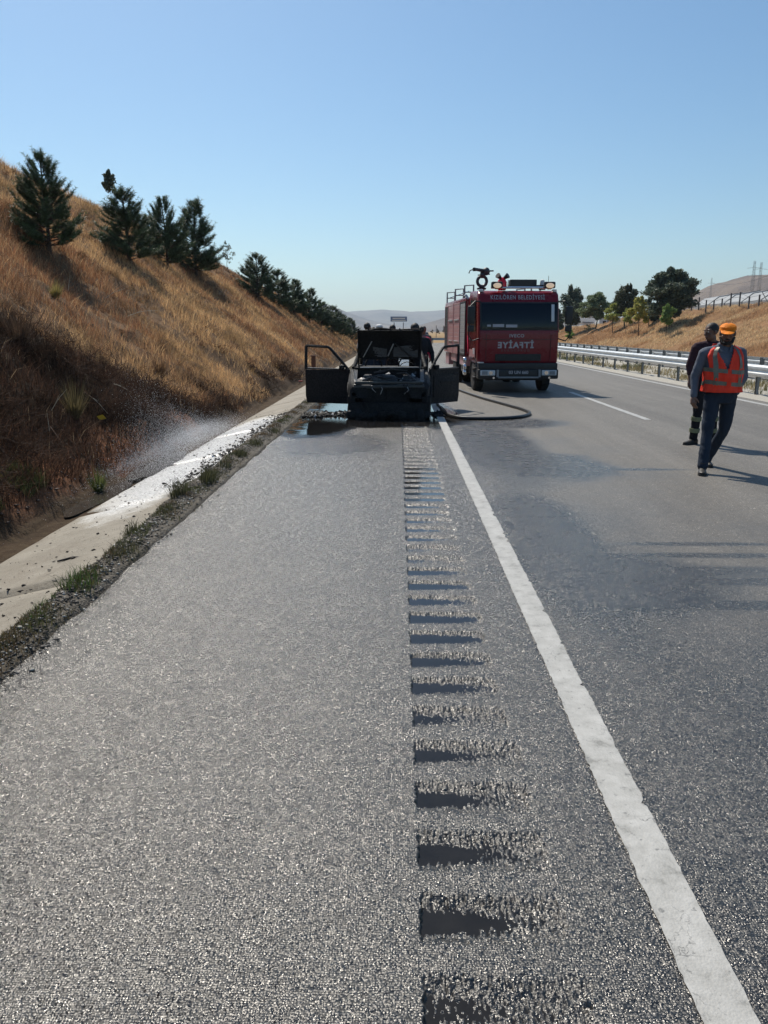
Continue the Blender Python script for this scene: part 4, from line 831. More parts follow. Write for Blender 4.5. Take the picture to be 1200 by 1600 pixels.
m = MB(); m.box((0, .60, .60), (1.2, .98, .05)); m.box((-.1, .62, .68), (.52, .40, .12), bev=.04); m.lathe([(.17, .72), (.18, .76), (.15, .79), (.03, .80)], 20, (-.05, .55, 0)); m.box((.38, .86, .70), (.22, .16, .12), bev=.02); m.box((-.42, .88, .72), (.16, .2, .10), bev=.02)
for a, c in (((-.5, .3, .70), (.1, .5, .76)), ((.5, .35, .70), (.15, .8, .80)), ((-.3, .95, .8), (.35, .9, .84)), ((-.1, .2, .68), (.4, .25, .70))): m.tube([a, ((a[0]+c[0])/2, (a[1]+c[1])/2, max(a[2], c[2])+.04), c], .015, 6)
jit(m, .03, 9).build('engine', M['chars'], CAR)
# bonnet: raised, underside with pressed ribs towards us
m = MB(); y0_, z0_, y1_, z1_ = 1.02, 1.08, .66, 1.645; W2 = .625
def bp(u, v, off=0): # u -1..1 across, v 0..1 up
    dy, dz_ = y1_-y0_, z1_-z0_; L = math.hypot(dy, dz_); nx, nz_ = -dz_/L, dy/L
    return (u*(W2-.01*v), y0_+dy*v+off*nx+.02*math.sin(math.pi*v), z0_+dz_*v+off*nz_ + .012*(1-u*u))
G_ = [[bp(-1+2*i/16, j/8) for i in range(17)] for j in range(9)]; vs = [p for r in G_ for p in r]+[bp(-1+2*i/16, j/8, -.014) for j in range(9) for i in range(17)]; fs = []
for j in range(8):
    for i in range(16): a = j*17+i; fs.append((a, a+1, a+18, a+17)); fs.append((a+153, a+170, a+171, a+154))
for i in range(16): fs.append((i, i+153, i+154, i+1)); fs.append((136+i, 137+i, 290+i, 289+i))
for j in range(8): a = j*17; fs.append((a, a+17, a+170, a+153)); a += 16; fs.append((a, a+153, a+170, a+17))
m.add(vs, fs); BON = jit(m, .035, 11).build('bonnet', M['charb'], CAR, smooth=True)
def rib(pts, r=.018, mat='char', nm='rib'): 
    m = MB(); m.tube([bp(u, v, .022) for u, v in pts], r, 6, flat=.6); jit(m, .008, 12).build(nm, M[mat], BON)
rib([(-.97, .02), (.97, .02)], .022); rib([(-.97, .98), (.97, .98)], .02); rib([(-.97, 0), (-.97, 1)], .018); rib([(.97, 0), (.97, 1)], .018)
rib([(-.83, .08), (-.55, .60)], .015, 'bare'); rib([(-.05, .10), (.13, .52)], .018, 'bare'); rib([(.04, .10), (.17, .50)], .014, 'char'); rib([(.20, .52), (.72, .06)], .022, 'chars'); rib([(-.05, .56), (.30, .56)], .02, 'char')
def patch(u0, u1, v0, v1, seed):
    m = MB(); n = 12; g = [[bp(u0+(u1-u0)*(i/n)**1, v0+(v1-v0)*(j/n)*(1-.25*(i/n if u0 < 0 else 1-i/n)), .012+.016*mnoise.noise(Vector((i*.8, j*.8, seed)))) for i in range(n+1)] for j in range(n+1)]
    m.add([p for r in g for p in r], [(j*(n+1)+i, j*(n+1)+i+1, (j+1)*(n+1)+i+1, (j+1)*(n+1)+i) for j in range(n) for i in range(n)]); m.build('scorched_lining', M['ash2'], BON)
M['ash2'] = burnt_mat('scorched lining', (.12, .12, .12), .95, .2, .5)
patch(-.52, -.08, .06, .42, 1); patch(.12, .90, .06, .50, 2)
for s in (-1, 1): MB().tube([(s*.60, 1.10, .88), (s*.615, 1.06, .98), (s*.61, 1.01, 1.09)], .018, 6).build('bonnet_hinge', M['bare' if s > 0 else 'char'], CAR)
MB().tube([(.58, .55, .74), (.60, .85, 1.15)], .008, 6).build('bonnet_stay', M['char'], CAR)
# interior
m = MB(); m.box((-.05, 1.32, .86), (1.30, .16, .10), bev=.03); jit(m, .03, 14).build('dashboard', M['char'], CAR)
m = MB(); m.tube([(.36+.17*math.cos(a), 1.50+.07*math.sin(a), .85+.15*math.sin(a)) for a in np.linspace(0, 6.283, 20)], .009, 5); m.tube([(.36, 1.35, .80), (.36, 1.50, .85)], .015, 5); m.build('steering_wheel', M['char'], CAR)
for sx in (-.36, .36):
    m = MB(); 
    for q in (-.19, .19): m.tube([(sx+q, 1.85, .30), (sx+q, 2.25, .36), (sx+q*.9, 2.42, .95), (sx+q*.35, 2.46, 1.12)], .016, 6)
    for zz in (.4, .55, .7, .85): m.tube([(sx-.18, 2.27+(zz-.4)*.27, zz), (sx+.18, 2.27+(zz-.4)*.27, zz)], .008, 4)
    m.box((sx, 2.0, .32), (.40, .45, .03)); m.build('seat_frame', M['char'], CAR)
m = MB(); m.box((0, 3.0, .40), (1.2, .45, .05)); m.box((0, 3.25, .60), (1.2, .04, .42)); m.build('rear_seat_frame', M['char'], CAR)
# doors
def door(s, ang, nm):
    D = empty('door', (s*.81, 1.22, 0), 0); D.parent = CAR; D.rotation_euler = (0, 0, ang)
    L = 1.03
    def P(u, z, o=0): return (o, u, z)     # door lies along +y from the hinge, x = thickness
    m = MB(); out = [(.0, .24), (.04, .18), (L-.02, .16), (L+.02, .30), (L+.02, .84), (0, .86)]
    m.prism([P(u, z, -.03) for u, z in out], (.055, 0, 0)); m.box((.03, L/2, .52), (.02, L*.82, .44), bev=.02); m.box((.04, L*.55, .60), (.04, .5, .05), bev=.01); jit(m, .012, 20+s)
    o = m.build('door_panel', M['char'], D, smooth=True)
    m = MB(); fr = [(.02, .85), (.20, 1.04), (.44, 1.27), (.50, 1.305), (L, 1.325), (L+.01, 1.31), (L+.02, .84)]; m.tube([P(u, z, 0) for u, z in fr], .030, 6); m.tube([P(.20, .86), P(.20, 1.03)], .012, 4); jit(m, .006, 22+s).build('window_frame', M['char'], D, smooth=True)
    m = MB(); m.box((0, L/2, .865), (.05, L, .03), bev=.008); jit(m, .01, 23).build('window_ledge', M['chars'], D)
    m = MB(); m.box((.0, .02, .35), (.03, .08, .06)); m.box((0, .02, .70), (.03, .08, .06)); m.build('hinge', M['char'], D)
    m = MB(); m.box((s*.07, .12, .90), (.12, .09, .10), bev=.03); jit(m, .02, 24).build('mirror_remains', M['char'], D)
    m = MB(); m.box((s*.03, L-.12, .74), (.03, .16, .03), bev=.008); m.build('handle', M['char'], D)
    return D
door(-1, R(62), 'l'); door(1, -R(37), 'r')
# wheels without tyres' rubber left on them
for sx in (-1, 1):
    for yy_ in (.75, 3.35):
        wv = MB(); wv.lathe([(.23, -.08), (.25, -.085), (.25, .085), (.23, .08)], 24, axis='X'); wv.lathe([(.22, -.01), (.10, .02), (.04, .03)], 18, axis='X'); w_ = wv.build('wheel', M['char'], CAR, smooth=True); w_.location = (sx*.70, yy_, .25)
        tm = MB(); tm.lathe([(.252, -.09), (.275, -.095), (.285, 0), (.275, .095), (.252, .09)], 24, axis='X'); jit(tm, .03, 30).build('tyre_remains', M['char'], w_)
# melted bumper on the ground
m = MB(); 
for k in range(13): m.ball((-.72+.12*k, -.01+.03*math.sin(k*2.1), .07+.02*math.sin(k*1.3)), .10, 8, (1.1, .55, .9+.3*math.sin(k*1.9)))
jit(m, .05, 31).build('melted_bumper', M['char'], CAR, smooth=True)
m = MB(); m.box((0, .05, .17), (1.46, .05, .24), bev=.03); jit(m, .05, 33).build('front_apron', M['char'], CAR, smooth=True)
for s in (-1, 1): m = MB(); m.box((s*.70, .22, .24), (.17, .34, .40), bev=.04); jit(m, .05, 34).build('wing_liner', M['char'], CAR, smooth=True)

# hanging wires, curled trim and flakes of burnt metal
rw = random.Random(77)
for k in range(9):
    x0_ = rw.uniform(-.55, .55); L_ = rw.uniform(.08, .30); z0_w = rw.choice((.62, .66, .42)); MB().tube([(x0_, rw.uniform(.02, .10), z0_w), (x0_+rw.uniform(-.05, .05), -.01, z0_w-L_*.5), (x0_+rw.uniform(-.1, .1), rw.uniform(0, .05), z0_w-L_)], rw.uniform(.004, .010), 5).build('burnt_wire', M['bare' if k % 3 == 0 else 'char'], CAR)
for k in range(14):
    m = MB(); u = rw.uniform(-.6, .6); v = rw.uniform(0, 1); c_ = (u, .15+v*.9, .68+v*.14); m.prism([(c_[0]-rw.uniform(.02, .07), c_[1], c_[2]), (c_[0]+rw.uniform(.02, .07), c_[1]+.02, c_[2]+.01), (c_[0]+rw.uniform(-.02, .05), c_[1]+.06, c_[2]+rw.uniform(.02, .07))], (0, .004, .006)); m.build('burnt_flake', M['bare' if k % 4 == 0 else 'chars'], CAR)
for k in range(7):
    u = -.95+1.9*k/6; m = MB(); m.prism([bp(u-.05, .97, .01), bp(u+.06, .97, .01), bp(u+rw.uniform(-.04, .05), 1.0+rw.uniform(.02, .05), .0)], (0, .008, 0)); m.build('curled_edge', M['charb'], BON)
# ------------------------------------------------------------------ text
def text(s, size, name, mat, parent, loc, rx=0.0, ry=0.0, mirror=False, space=1.0, bold=0.0, ext=.004, sx=1.0):
    cu = bpy.data.curves.new('lettering', 'FONT'); cu.body = s; cu.size = size; cu.align_x = 'CENTER'; cu.align_y = 'CENTER'; cu.space_character = space; cu.extrude = ext; cu.offset = bold
    o = bpy.data.objects.new('lettering', cu); COL.objects.link(o); dg = bpy.context.evaluated_depsgraph_get(); me = bpy.data.meshes.new_from_object(o.evaluated_get(dg)); bpy.data.objects.remove(o); bpy.data.curves.remove(cu)
    co = np.zeros(len(me.vertices)*3); me.vertices.foreach_get('co', co); co = co.reshape(-1, 3); cx = (co[:, 0].max()+co[:, 0].min())/2
    x = (co[:, 0]-cx)*(-1 if mirror else 1)*sx; V = np.stack([x, -co[:, 2], co[:, 1]], 1); me.vertices.foreach_set('co', V.astype(np.float32).ravel()); me.update()
    if mirror: me.flip_normals()
    me.materials.clear(); o = link_mesh(name, me, mat, parent); o.location = loc; o.rotation_euler = (rx, ry, 0); return o

# ------------------------------------------------------------------ fire engine
t_ = NT('fire engine red'); n_ = t_.noise(3, 5, .6); dirt_ = t_.ramp(t_.noise(7, 7, .7), [(.45, 0.0), (.8, .35)])
t_.set(Base_Color=t_.mix(dirt_, t_.ramp(n_, [(.3, (.175, .002, .012)), (.7, (.21, .003, .016))]), (.12, .035, .035)), Roughness=t_.ramp(n_, [(.3, .22), (.7, .36)]), Coat_Weight=.15, Coat_Roughness=.15, Specular_IOR_Level=.35, Normal=t_.bump(t_.noise(2.2, 2), .05, .02)); M['red'] = t_.m
t_ = NT('faded pink red paint'); t_.set(Base_Color=t_.ramp(t_.noise(5, 6, .7), [(.3, (.46, .20, .21)), (.7, (.58, .32, .32))]), Roughness=.35, Coat_Weight=.3); M['pink'] = t_.m
M['blk'] = simple('black plastic', (.016, .017, .019), .5, 0, .3, 5, .1)
M['rub'] = simple('tyre rubber', (.022, .022, .022), .85, 0, .3, 8, .2)
M['cann'] = simple('dark cast metal', (.06, .065, .07), .5, .1); M['silver'] = simple('silver aluminium', (.52, .53, .53), .38, .6, .1, 3)
M['greyl'] = simple('grey bar', (.24, .25, .26), .45, .2, .15, 5)
M['chrome'] = simple('chrome', (.75, .76, .78), .12, 1.0, .05)
M['letter'] = simple('grey white lettering', (.42, .40, .42), .5, 0, .06, 20)
M['letterd'] = simple('dark emblem lettering', (.14, .09, .10), .4, .3, .1, 20)
M['beacon'] = simple('red beacon plastic', (.75, .01, .03), .2, 0, .1, 10)
t_ = NT('lamp lens'); t_.set(Base_Color=(.60, .62, .64), Roughness=.15, Specular_IOR_Level=.7, Normal=t_.bump(t_.voro(60), .3, .004)); M['lens'] = t_.m
t_ = NT('lit lamp'); t_.set(Base_Color=(.6, .55, .48), Roughness=.2, Emission_Color=(1.0, .72, .45), Emission_Strength=.4); M['lit'] = t_.m
t_ = NT('windscreen'); t_.set(Base_Color=(.005, .008, .015), Roughness=.05, Specular_IOR_Level=.3); M['wind'] = t_.m
TR = empty('fire_engine', (3.17, 21.25, 0), R(3.3), 'red fire engine facing us in the right lane, water cannon on its roof', 'fire engine')
def bprism(name, poly, x0, x1, bev, mat, parent, seg=3):
    """poly in (y, z), extruded along x, edges rounded"""
    bm = bmesh.new(); a = [bm.verts.new((x0, y, z)) for y, z in poly]; c = [bm.verts.new((x1, y, z)) for y, z in poly]; n = len(poly)
    bm.faces.new(a); bm.faces.new(list(reversed(c)))
    for i in range(n): bm.faces.new((a[i], c[i], c[(i+1) % n], a[(i+1) % n]))
    bmesh.ops.recalc_face_normals(bm, faces=bm.faces[:])
    if bev: bmesh.ops.bevel(bm, geom=bm.edges[:], offset=bev, segments=seg, affect='EDGES', profile=.55)
    me = bpy.data.meshes.new(name); bm.to_mesh(me); bm.free(); me.polygons.foreach_set('use_smooth', np.ones(len(me.polygons), dtype=bool)); me.set_sharp_from_angle(angle=R(40)); return link_mesh(name, me, mat, parent)
HW = 1.075
bprism('cab', [(.0, .76), (-.03, 1.20), (-.03, 1.58), (.10, 2.36), (.20, 2.58), (.36, 2.66), (1.72, 2.70), (1.72, .76)], -HW, HW, .07, M['red'], TR)
# windscreen as a slab following the raked front, with its rubber surround
def slab(name, z0, z1, xa, xb, th, mat, off, bev=.03):
    ya = lambda z: -.03+(z-1.58)*.13/.78; yf = lambda z: ya(z)-off
    return bprism(name, [(yf(z0), z0), (yf(z1), z1), (yf(z1)+th, z1), (yf(z0)+th, z0)], xa, xb, bev, mat, TR, 2)
slab('windscreen_rubber', 1.63, 2.36, -1.03, 1.04, .05, M['blk'], .010, .012)
slab('windscreen', 1.665, 2.325, -.995, 1.005, .05, M['wind'], .018, .012)
for a, c in ((-.75, -.15), (-.05, .55), (.3, .85)): MB().tube([(a, -.045, 1.66), (c, -.035, 1.71)], .010, 5).build('wiper', M['blk'], TR)
slab('sun_strip', 1.86, 2.30, .86, .94, .01, M['lens'], .024, .003)
# paper sign behind the glass (unreadable in the photograph)
for a, w_, h_ in ((-.80, .10, .05), (-.55, .30, .075), (-.20, .30, .075)): m = MB().box((a, -.044, 1.755-(.01 if a > -.3 else 0)), (w_, .004, h_), rx=-.165); m.build('dash_sign', M['letter'], TR)
text('KIZILÖREN BELEDİYESİ', .165, 'lettering', M['letter'], TR, (-.03, .128, 2.475), rx=-.40, bold=.0015, sx=.74, space=1.14)
text('IVECO', .115, 'lettering', M['letter'], TR, (-.05, -.038, 1.49), bold=.003, sx=1.05, space=1.2)
text('İTFAİYE', .215, 'lettering', M['letter'], TR, (-.07, -.038, 1.245), bold=.008, mirror=True, space=1.22, sx=1.02)
text('EUROCARGO', .075, 'lettering', M['letterd'], TR, (-.07, -.036, 1.11), space=1.75, sx=1.1)
m = MB(); m.box((0, -.035, .93), (1.22, .03, .18), bev=.01)
m.build('grille', M['blk'], TR)
for zz in (.87, .93, .99): MB().box((0, -.056, zz), (1.16, .02, .028), bev=.006).build('grille_slat', M['blk'], TR)
MB().box((0, -.034, 1.40), (1.9, .012, .012), bev=.003).build('panel_seam', M['blk'], TR)
for s in (-1, 1): MB().box((s*.86, -.036, 1.18), (.008, .012, .74), bev=.002).build('panel_seam', M['blk'], TR)
# bumper group
m = MB(); m.box((0, .02, .69), (2.12, .26, .20), bev=.03); m.box((0, -.02, .50), (2.16, .30, .26), bev=.05); m.box((0, .10, .37), (1.7, .2, .08), bev=.02); BU = m.build('bumper', M['blk'], TR, smooth=True)
for s in (-1, 1):
    hl_ = MB().box((s*.82, -.175, .535), (.40, .05, .14), bev=.02).build('headlight', M['lens'], TR); MB().lathe([(.052, -.21), (.050, -.203), (.02, -.20)], 16, (s*.74, 0, .535), 'Y').build('bulb', M['chrome'], hl_); MB().box((s*.90, -.202, .535), (.15, .01, .10), bev=.004).build('indicator', M['greyl'], hl_)
    MB().box((s*.56, -.19, .52), (.06, .06, .20), bev=.01).build('guard_bar', M['greyl'], TR); MB().lathe([(.03, -.19), (.028, -.18), (.01, -.175)], 12, (s*(.83 if s > 0 else .66), 0, .405), 'Y').build('fog_lamp', M['chrome'], TR)
MB().box((0, -.19, .415), (1.08, .05, .045), bev=.01).build('guard_bar', M['greyl'], TR)
MB().box((-1.0, -.06, .80), (.16, .10, .03), bev=.006).build('step_edge', M['silver'], TR)
pl = MB().box((0, -.175, .545), (.62, .012, .13), bev=.004).build('number_plate', M['blk'], TR); text('03 UN 660', .115, 'lettering', M['letter'], pl, (0, -.186, .545), bold=.003, sx=1.0)
# cab sides
for s in (-1, 1):
    x = s*(HW+.002); dm = bprism('cab_door', [(.32, .84), (.26, 1.55), (.40, 2.45), (.50, 2.50), (1.42, 2.52), (1.46, 2.45), (1.46, .84)], x-.006, x+.012*s+.006, 0, M['red'], TR)
    bprism('window', [(.36, 1.62), (.46, 2.36), (.54, 2.42), (1.36, 2.44), (1.38, 1.62)], x+s*.016-.004, x+s*.016+.004, 0, M['wind'], dm)
    MB().box((x+s*.03, 1.30, 1.40), (.03, .16, .035), bev=.008).build('handle', M['blk'], dm)
    MB().box((x+s*.02, .85, 1.02), (.008, 1.0, .20), bev=.003).build('stripe', M['pink'], dm)
    if s < 0:
        MB().box((x-.022, .55, 1.08), (.008, .34, .16), bev=.003).build('white_label', M['letter'], dm)
    m = MB(); m.box((s*1.02, .70, .62), (.12, .55, .05), bev=.01); m.box((s*1.02, .70, .38), (.12, .50, .04), bev=.01); m.build('cab_step', M['blk'], TR)
    m = MB(); m.tube([(s*1.04, .72+.56*math.cos(a), .50+.56*math.sin(a)) for a in np.linspace(-.1, math.pi+.1, 16)], .05, 6, flat=1.0); m.build('wheel_arch', M['blk'], TR)
    MB().tube([(s*1.10, 1.60, 1.0), (s*1.13, 1.62, 1.7), (s*1.10, 1.60, 2.35)], .016, 6).build('grab_rail', M['chrome'], TR)
    # mirrors
    mm = MB(); mm.tube([(s*1.02, .05, 2.36), (s*1.18, -.06, 2.38), (s*1.33, -.12, 2.24), (s*1.34, -.12, 1.50), (s*1.24, -.06, 1.36), (s*1.06, .0, 1.42)], .017, 7); MR = mm.build('mirror_arm', M['blk'], TR, smooth=True)
    MB().box((s*1.29, -.12, 2.02), (.19, .10, .46), bev=.04).build('mirror', M['blk'], MR, smooth=True); MB().box((s*1.29, -.12, 1.68), (.17, .10, .16), bev=.03).build('mirror', M['blk'], MR, smooth=True)
# wheels
def wheel(x, y, dual, nm='wheel'):
    m = MB(); r = .43; w = .13; prof = [(.27, -w), (.36, -w), (.41, -w*.9), (r, -w*.7), (r, w*.7), (.41, w*.9), (.36, w), (.27, w)]; o = m.lathe(prof, 32, axis='X').build(nm, M['rub'], TR, smooth=True); o.location = (x, y, r)
    t = MB()
    for k in range(32):
        a = 2*math.pi*k/32; t.box((0, (r+.004)*math.cos(a), (r+.004)*math.sin(a)), (.19, .03, .02), rx=a+math.pi/2)
    t.build('tread', M['rub'], o); sgn = 1 if x > 0 else -1
    rm = MB(); rm.lathe([(.27, sgn*w*.95), (.25, sgn*w*.5), (.17, sgn*w*.2), (.14, sgn*w*.7), (.08, sgn*w*.9), (.02, sgn*w*.95)], 24, axis='X')
    for k in range(8): a = 2*math.pi*k/8; rm.box((sgn*w*.45, .16*math.cos(a), .16*math.sin(a)), (.03, .025, .025))
    rm.build('rim', M['silver'], o, smooth=True)
    if dual: m2 = MB().lathe(prof, 28, axis='X').build('inner_tyre', M['rub'], o, smooth=True); m2.location = (-sgn*.30, 0, 0)
for s in (-1, 1): wheel(s*.92, .95, False); wheel(s*.95, 4.75, True)
m = MB(); m.box((-.38, 3.6, .72), (.09, 6.6, .22)); m.box((.38, 3.6, .72), (.09, 6.6, .22)); m.box((0, .95, .42), (1.7, .12, .12), bev=.02); m.box((0, 4.75, .45), (1.6, .16, .16), bev=.03); m.ball((0, 4.75, .45), .22, 12); m.box((0, .5, .62), (.8, .5, .3), bev=.05); m.build('chassis', M['blk'], TR)
m = MB(); m.box((-.85, 2.7, .62), (.45, 1.1, .42), bev=.06); m.box((.85, 2.7, .62), (.45, 1.1, .42), bev=.06); m.build('tank', M['blk'], TR, smooth=True)
# superstructure
BW = 1.14
bprism('body', [(1.95, .92), (1.95, 2.50), (2.02, 2.56), (7.0, 2.56), (7.05, 2.50), (7.05, .92)], -BW, BW, .03, M['red'], TR)
m = MB(); m.box((0, 4.75, .80), (2.22, 1.3, .26), bev=.03); m.box((0, 6.5, .70), (2.22, .9, .40), bev=.03); m.box((0, 2.9, .76), (2.22, 1.8, .28), bev=.03); m.build('lower_locker', M['pink'], TR)
for s in (-1, 1):
    x = s*(BW+.004)
    for i, (ya, yb, mt) in enumerate(((2.02, 3.00, 'silver'), (3.22, 4.50, 'pink'), (4.72, 5.95, 'pink'), (6.15, 6.95, 'blk'))):
        fr = MB(); zb_, zt_ = .98, 2.40
        fr.box((x, (ya+yb)/2, zt_+.03), (.03, yb-ya+.1, .05), bev=.006); fr.box((x, (ya+yb)/2, zb_-.03), (.03, yb-ya+.1, .05), bev=.006); fr.box((x, ya-.03, 1.69), (.03, .05, 1.50), bev=.006); fr.box((x, yb+.03, 1.69), (.03, .05, 1.50), bev=.006)
        SH = fr.build('locker_frame', M['blk' if mt == 'silver' else 'pink'], TR)
        n = 12
        mesh = None
        for k in range(n):
            if mesh is None: o = MB().box((0, 0, 0), (.022, yb-ya, .112), bev=.008).build('shutter_slat', M[mt], SH); mesh = o.data
            else: o = bpy.data.objects.new('shutter_slat', mesh); COL.objects.link(o); o.parent = SH
            o.location = (x, (ya+yb)/2, zb_+.06+k*.118)
        MB().box((x+s*.02, (ya+yb)/2, 1.30 if mt == 'pink' else 1.1), (.03, (yb-ya)*.8, .035), bev=.006).build('shutter_bar', M['chrome'], SH)
        if mt == 'pink': MB().box((x+s*.02, (ya+yb)/2, 1.95), (.03, (yb-ya)*.8, .05), bev=.006).build('shutter_bar', M['silver'], SH)
    # roof rails and hoops
    for yh in (2.5, 4.6, 6.8):
        m = MB(); m.tube([(s*.98-.13, yh, 2.56), (s*.98-.13, yh, 2.90), (s*.98+.13, yh, 2.92), (s*.98+.13, yh, 2.56)], .028, 6); m.tube([(s*.98-.13, yh, 2.72), (s*.98+.13, yh, 2.72)], .018, 6); m.build('roof_hoop', M['greyl'], TR)
    MB().tube([(s*1.0, 2.4, 2.74), (s*1.0, 6.9, 2.74)], .018, 6).build('roof_rail', M['chrome'], TR)
    MB().tube([(s*1.10, 1.75, 2.50), (s*1.16, 1.80, 2.60), (s*1.10, 2.6, 2.62)], .03, 6).build('awning_edge', M['silver'], TR)
# left side pump fittings
m = MB()
for zz, yy_ in ((.62, 1.78), (.46, 1.80), (.80, 1.80)): m.lathe([(.07, -.08), (.085, -.06), (.085, 0), (.05, .02)], 14, (-1.12, yy_, zz), 'X')
m.build('pump_outlet', M['chrome'], TR, smooth=True)
# roof gear
m = MB(); m.tube([(-.60, 2.6, 2.56), (-.60, 2.6, 2.82)], .09, 12); m.lathe([(.13, 2.80), (.14, 2.84), (.09, 2.86)], 16, (-.60, 2.6, 0)); MON = m.build('water_cannon', M['blk'], TR, smooth=True)
m = MB()
for da in (0, 1): pass
m.tube([(-.60+.135*math.sin(a), 2.55, 3.03+.135*math.cos(a)*1.05) for a in np.linspace(0, 6.283, 26)], .045, 8, cap=False); m.build('ring_pipe', M['cann'], MON, smooth=True)
m = MB(); m.tube([(-.66, 2.5, 3.20), (-.54, 2.5, 3.20)], .09, 14); m.ball((-.50, 2.48, 3.30), .115, 14); m.tube([(-.56, 2.5, 3.32), (-.80, 2.3, 3.34), (-.90, 2.2, 3.335)], [.05, .045, .055], 10); m.tube([(-.9, 2.2, 3.335), (-1.02, 2.1, 3.30), (-1.06, 2.08, 3.22)], .016, 6); m.tube([(-.44, 2.5, 3.31), (-.28, 2.5, 3.32)], .022, 6); m.tube([(-.75, 2.4, 3.19), (-.40, 2.4, 3.22)], .018, 6); m.build('nozzle', M['cann'], MON, smooth=True)
BC = MB().lathe([(.095, 2.68), (.13, 2.74), (.125, 2.90), (.08, 2.99), (.02, 3.02)], 20, (-.37, .62, 0)).build('beacon', M['beacon'], TR, smooth=True)
m = MB()
for s in (-1, 1): m.tube([(-.37+s*.03, .60, 2.98), (-.37+s*.14, .52, 3.06)], [.03, .075], 12)
m.tube([(-.44, .62, 2.98), (-.30, .62, 2.98)], .04, 8); m.build('horn', M['blk'], BC, smooth=True)
MB().box((.20, .75, 2.86), (.72, .4, .20), bev=.02).build('siren_box', M['blk'], TR); MB().box((-.17, .74, 2.87), (.05, .1, .12), bev=.01).build('siren_cap', M['chrome'], TR)
MB().tube([(-.72, .30, 2.735), (1.12*.7, .30, 2.735)], .028, 8).build('lamp_bar', M['chrome'], TR)
WB = MB().lathe([(.09, 2.70), (.09, 2.80), (.05, 2.82)], 16, (.74, .70, 0)).build('beacon_base', M['blk'], TR); MB().lathe([(.065, 2.82), (.07, 2.90), (.05, 2.95), (.015, 2.97)], 18, (.74, .70, 0)).build('beacon_dome', M['white'], WB, smooth=True)
MB().tube([(.50, .5, 2.78), (.92, .5, 2.80)], .03, 6).build('cable_tray', M['blk'], TR); MB().tube([(.88, .6, 2.70), (.88, .6, 3.06)], .006, 4).build('aerial', M['blk'], TR)
for s, xx in ((-1, -.57), (1, .62+.54)):
    xx = -.57 if s < 0 else .70+.15
    L_ = MB().box((xx*1.0 if s < 0 else 1.0*.70+.13, .26, 2.80), (.30, .16, .17), bev=.04).build('roof_lamp', M['blk'], TR, smooth=True)
    MB().ball((xx if s < 0 else .83, .185, 2.785), .11, 16, (1.05, .25, .62)).build('lens', M['lit'], L_, smooth=True); MB().box((xx if s < 0 else .83, .24, 2.705), (.10, .06, .03)).build('amber_base', simple('amber', (.5, .16, .02), .4), L_)
for s in (-1, 1): MB().box((s*.98, .33, 2.66), (.12, .12, .07), bev=.02).build('marker_lamp', M['lens'], TR)

# ------------------------------------------------------------------ hose
def spline(P, n=8):
    P = [Vector(p) for p in P]; out = []
    for i in range(len(P)-1):
        p0, p1, p2, p3 = P[max(i-1, 0)], P[i], P[i+1], P[min(i+2, len(P)-1)]
        for k in range(n):
            t = k/n; out.append(.5*((2*p1)+(-p0+p2)*t+(2*p0-5*p1+4*p2-p3)*t*t+(-p0+3*p1-3*p2+p3)*t**3))
    return out+[P[-1]]
hz_ = .032
o = MB().tube(spline([(1.60, 23.0, .35), (1.62, 22.3, .06), (1.72, 21.4, hz_), (2.0, 19.4, hz_), (2.35, 17.6, hz_), (2.58, 16.4, hz_), (2.60, 15.55, hz_), (2.35, 14.95, hz_), (1.95, 14.65, hz_), (1.5, 14.6, hz_), (1.12, 14.8, hz_), (.95, 15.5, hz_), (.92, 16.6, hz_), (.86, 17.5, .05), (.78, 17.8, .45), (.70, 17.75, .82)], 8), .032, 8).build('fire_hose', simple('black hose rubber', (.018, .018, .019), .38), None, smooth=True)
tag(o, 'thick black hose looping over the wet asphalt between the fire engine and the burnt car', 'hose')
# ------------------------------------------------------------------ people
def remesh(mb, name, vox, mat, parent, smooth=4, factor=.5):
    me = bpy.data.meshes.new('t'); me.from_pydata(mb.v, [], mb.f); bm = bmesh.new(); bm.from_mesh(me); bmesh.ops.recalc_face_normals(bm, faces=bm.faces[:]); bm.to_mesh(me); bm.free()
    o = bpy.data.objects.new('t', me); COL.objects.link(o); r = o.modifiers.new('r', 'REMESH'); r.mode = 'VOXEL'; r.voxel_size = vox
    if smooth: s = o.modifiers.new('s', 'SMOOTH'); s.iterations = smooth; s.factor = factor
    dg = bpy.context.evaluated_depsgraph_get(); m2 = bpy.data.meshes.new_from_object(o.evaluated_get(dg)); bpy.data.objects.remove(o)
    m2.polygons.foreach_set('use_smooth', np.ones(len(m2.polygons), dtype=bool)); m2.materials.clear(); return link_mesh(name, m2, mat, parent)
def crease(o, amp, sc=(9, 9, 16), seed=0):
    me = o.data; n = len(me.vertices); co = np.zeros(n*3); me.vertices.foreach_get('co', co); co = co.reshape(-1, 3); nr = np.zeros(n*3); me.vertices.foreach_get('normal', nr); nr = nr.reshape(-1, 3)
    d = (fbm(co[:, 0]*sc[0]+co[:, 1]*4+co[:, 2]*3, co[:, 2]*sc[2]+co[:, 0]*5, 1, 3, seed)-.5)*2*amp; co += nr*d[:, None]; me.vertices.foreach_set('co', co.astype(np.float32).ravel()); me.update()
def cloth(name, c, rough=.85, wave=True, **kw):
    t = NT(name); n = t.noise(5, 5, .6); w = t.noise(14, 4, .6, t.map((1, 1, .45)))
    t.set(Base_Color=t.ramp(n, [(.3, tuple(x*.82 for x in c)), (.7, tuple(min(1, x*1.15) for x in c))]), Roughness=rough, Specular_IOR_Level=.2, Normal=t.bump(w, .9, .02), **kw); return t.m
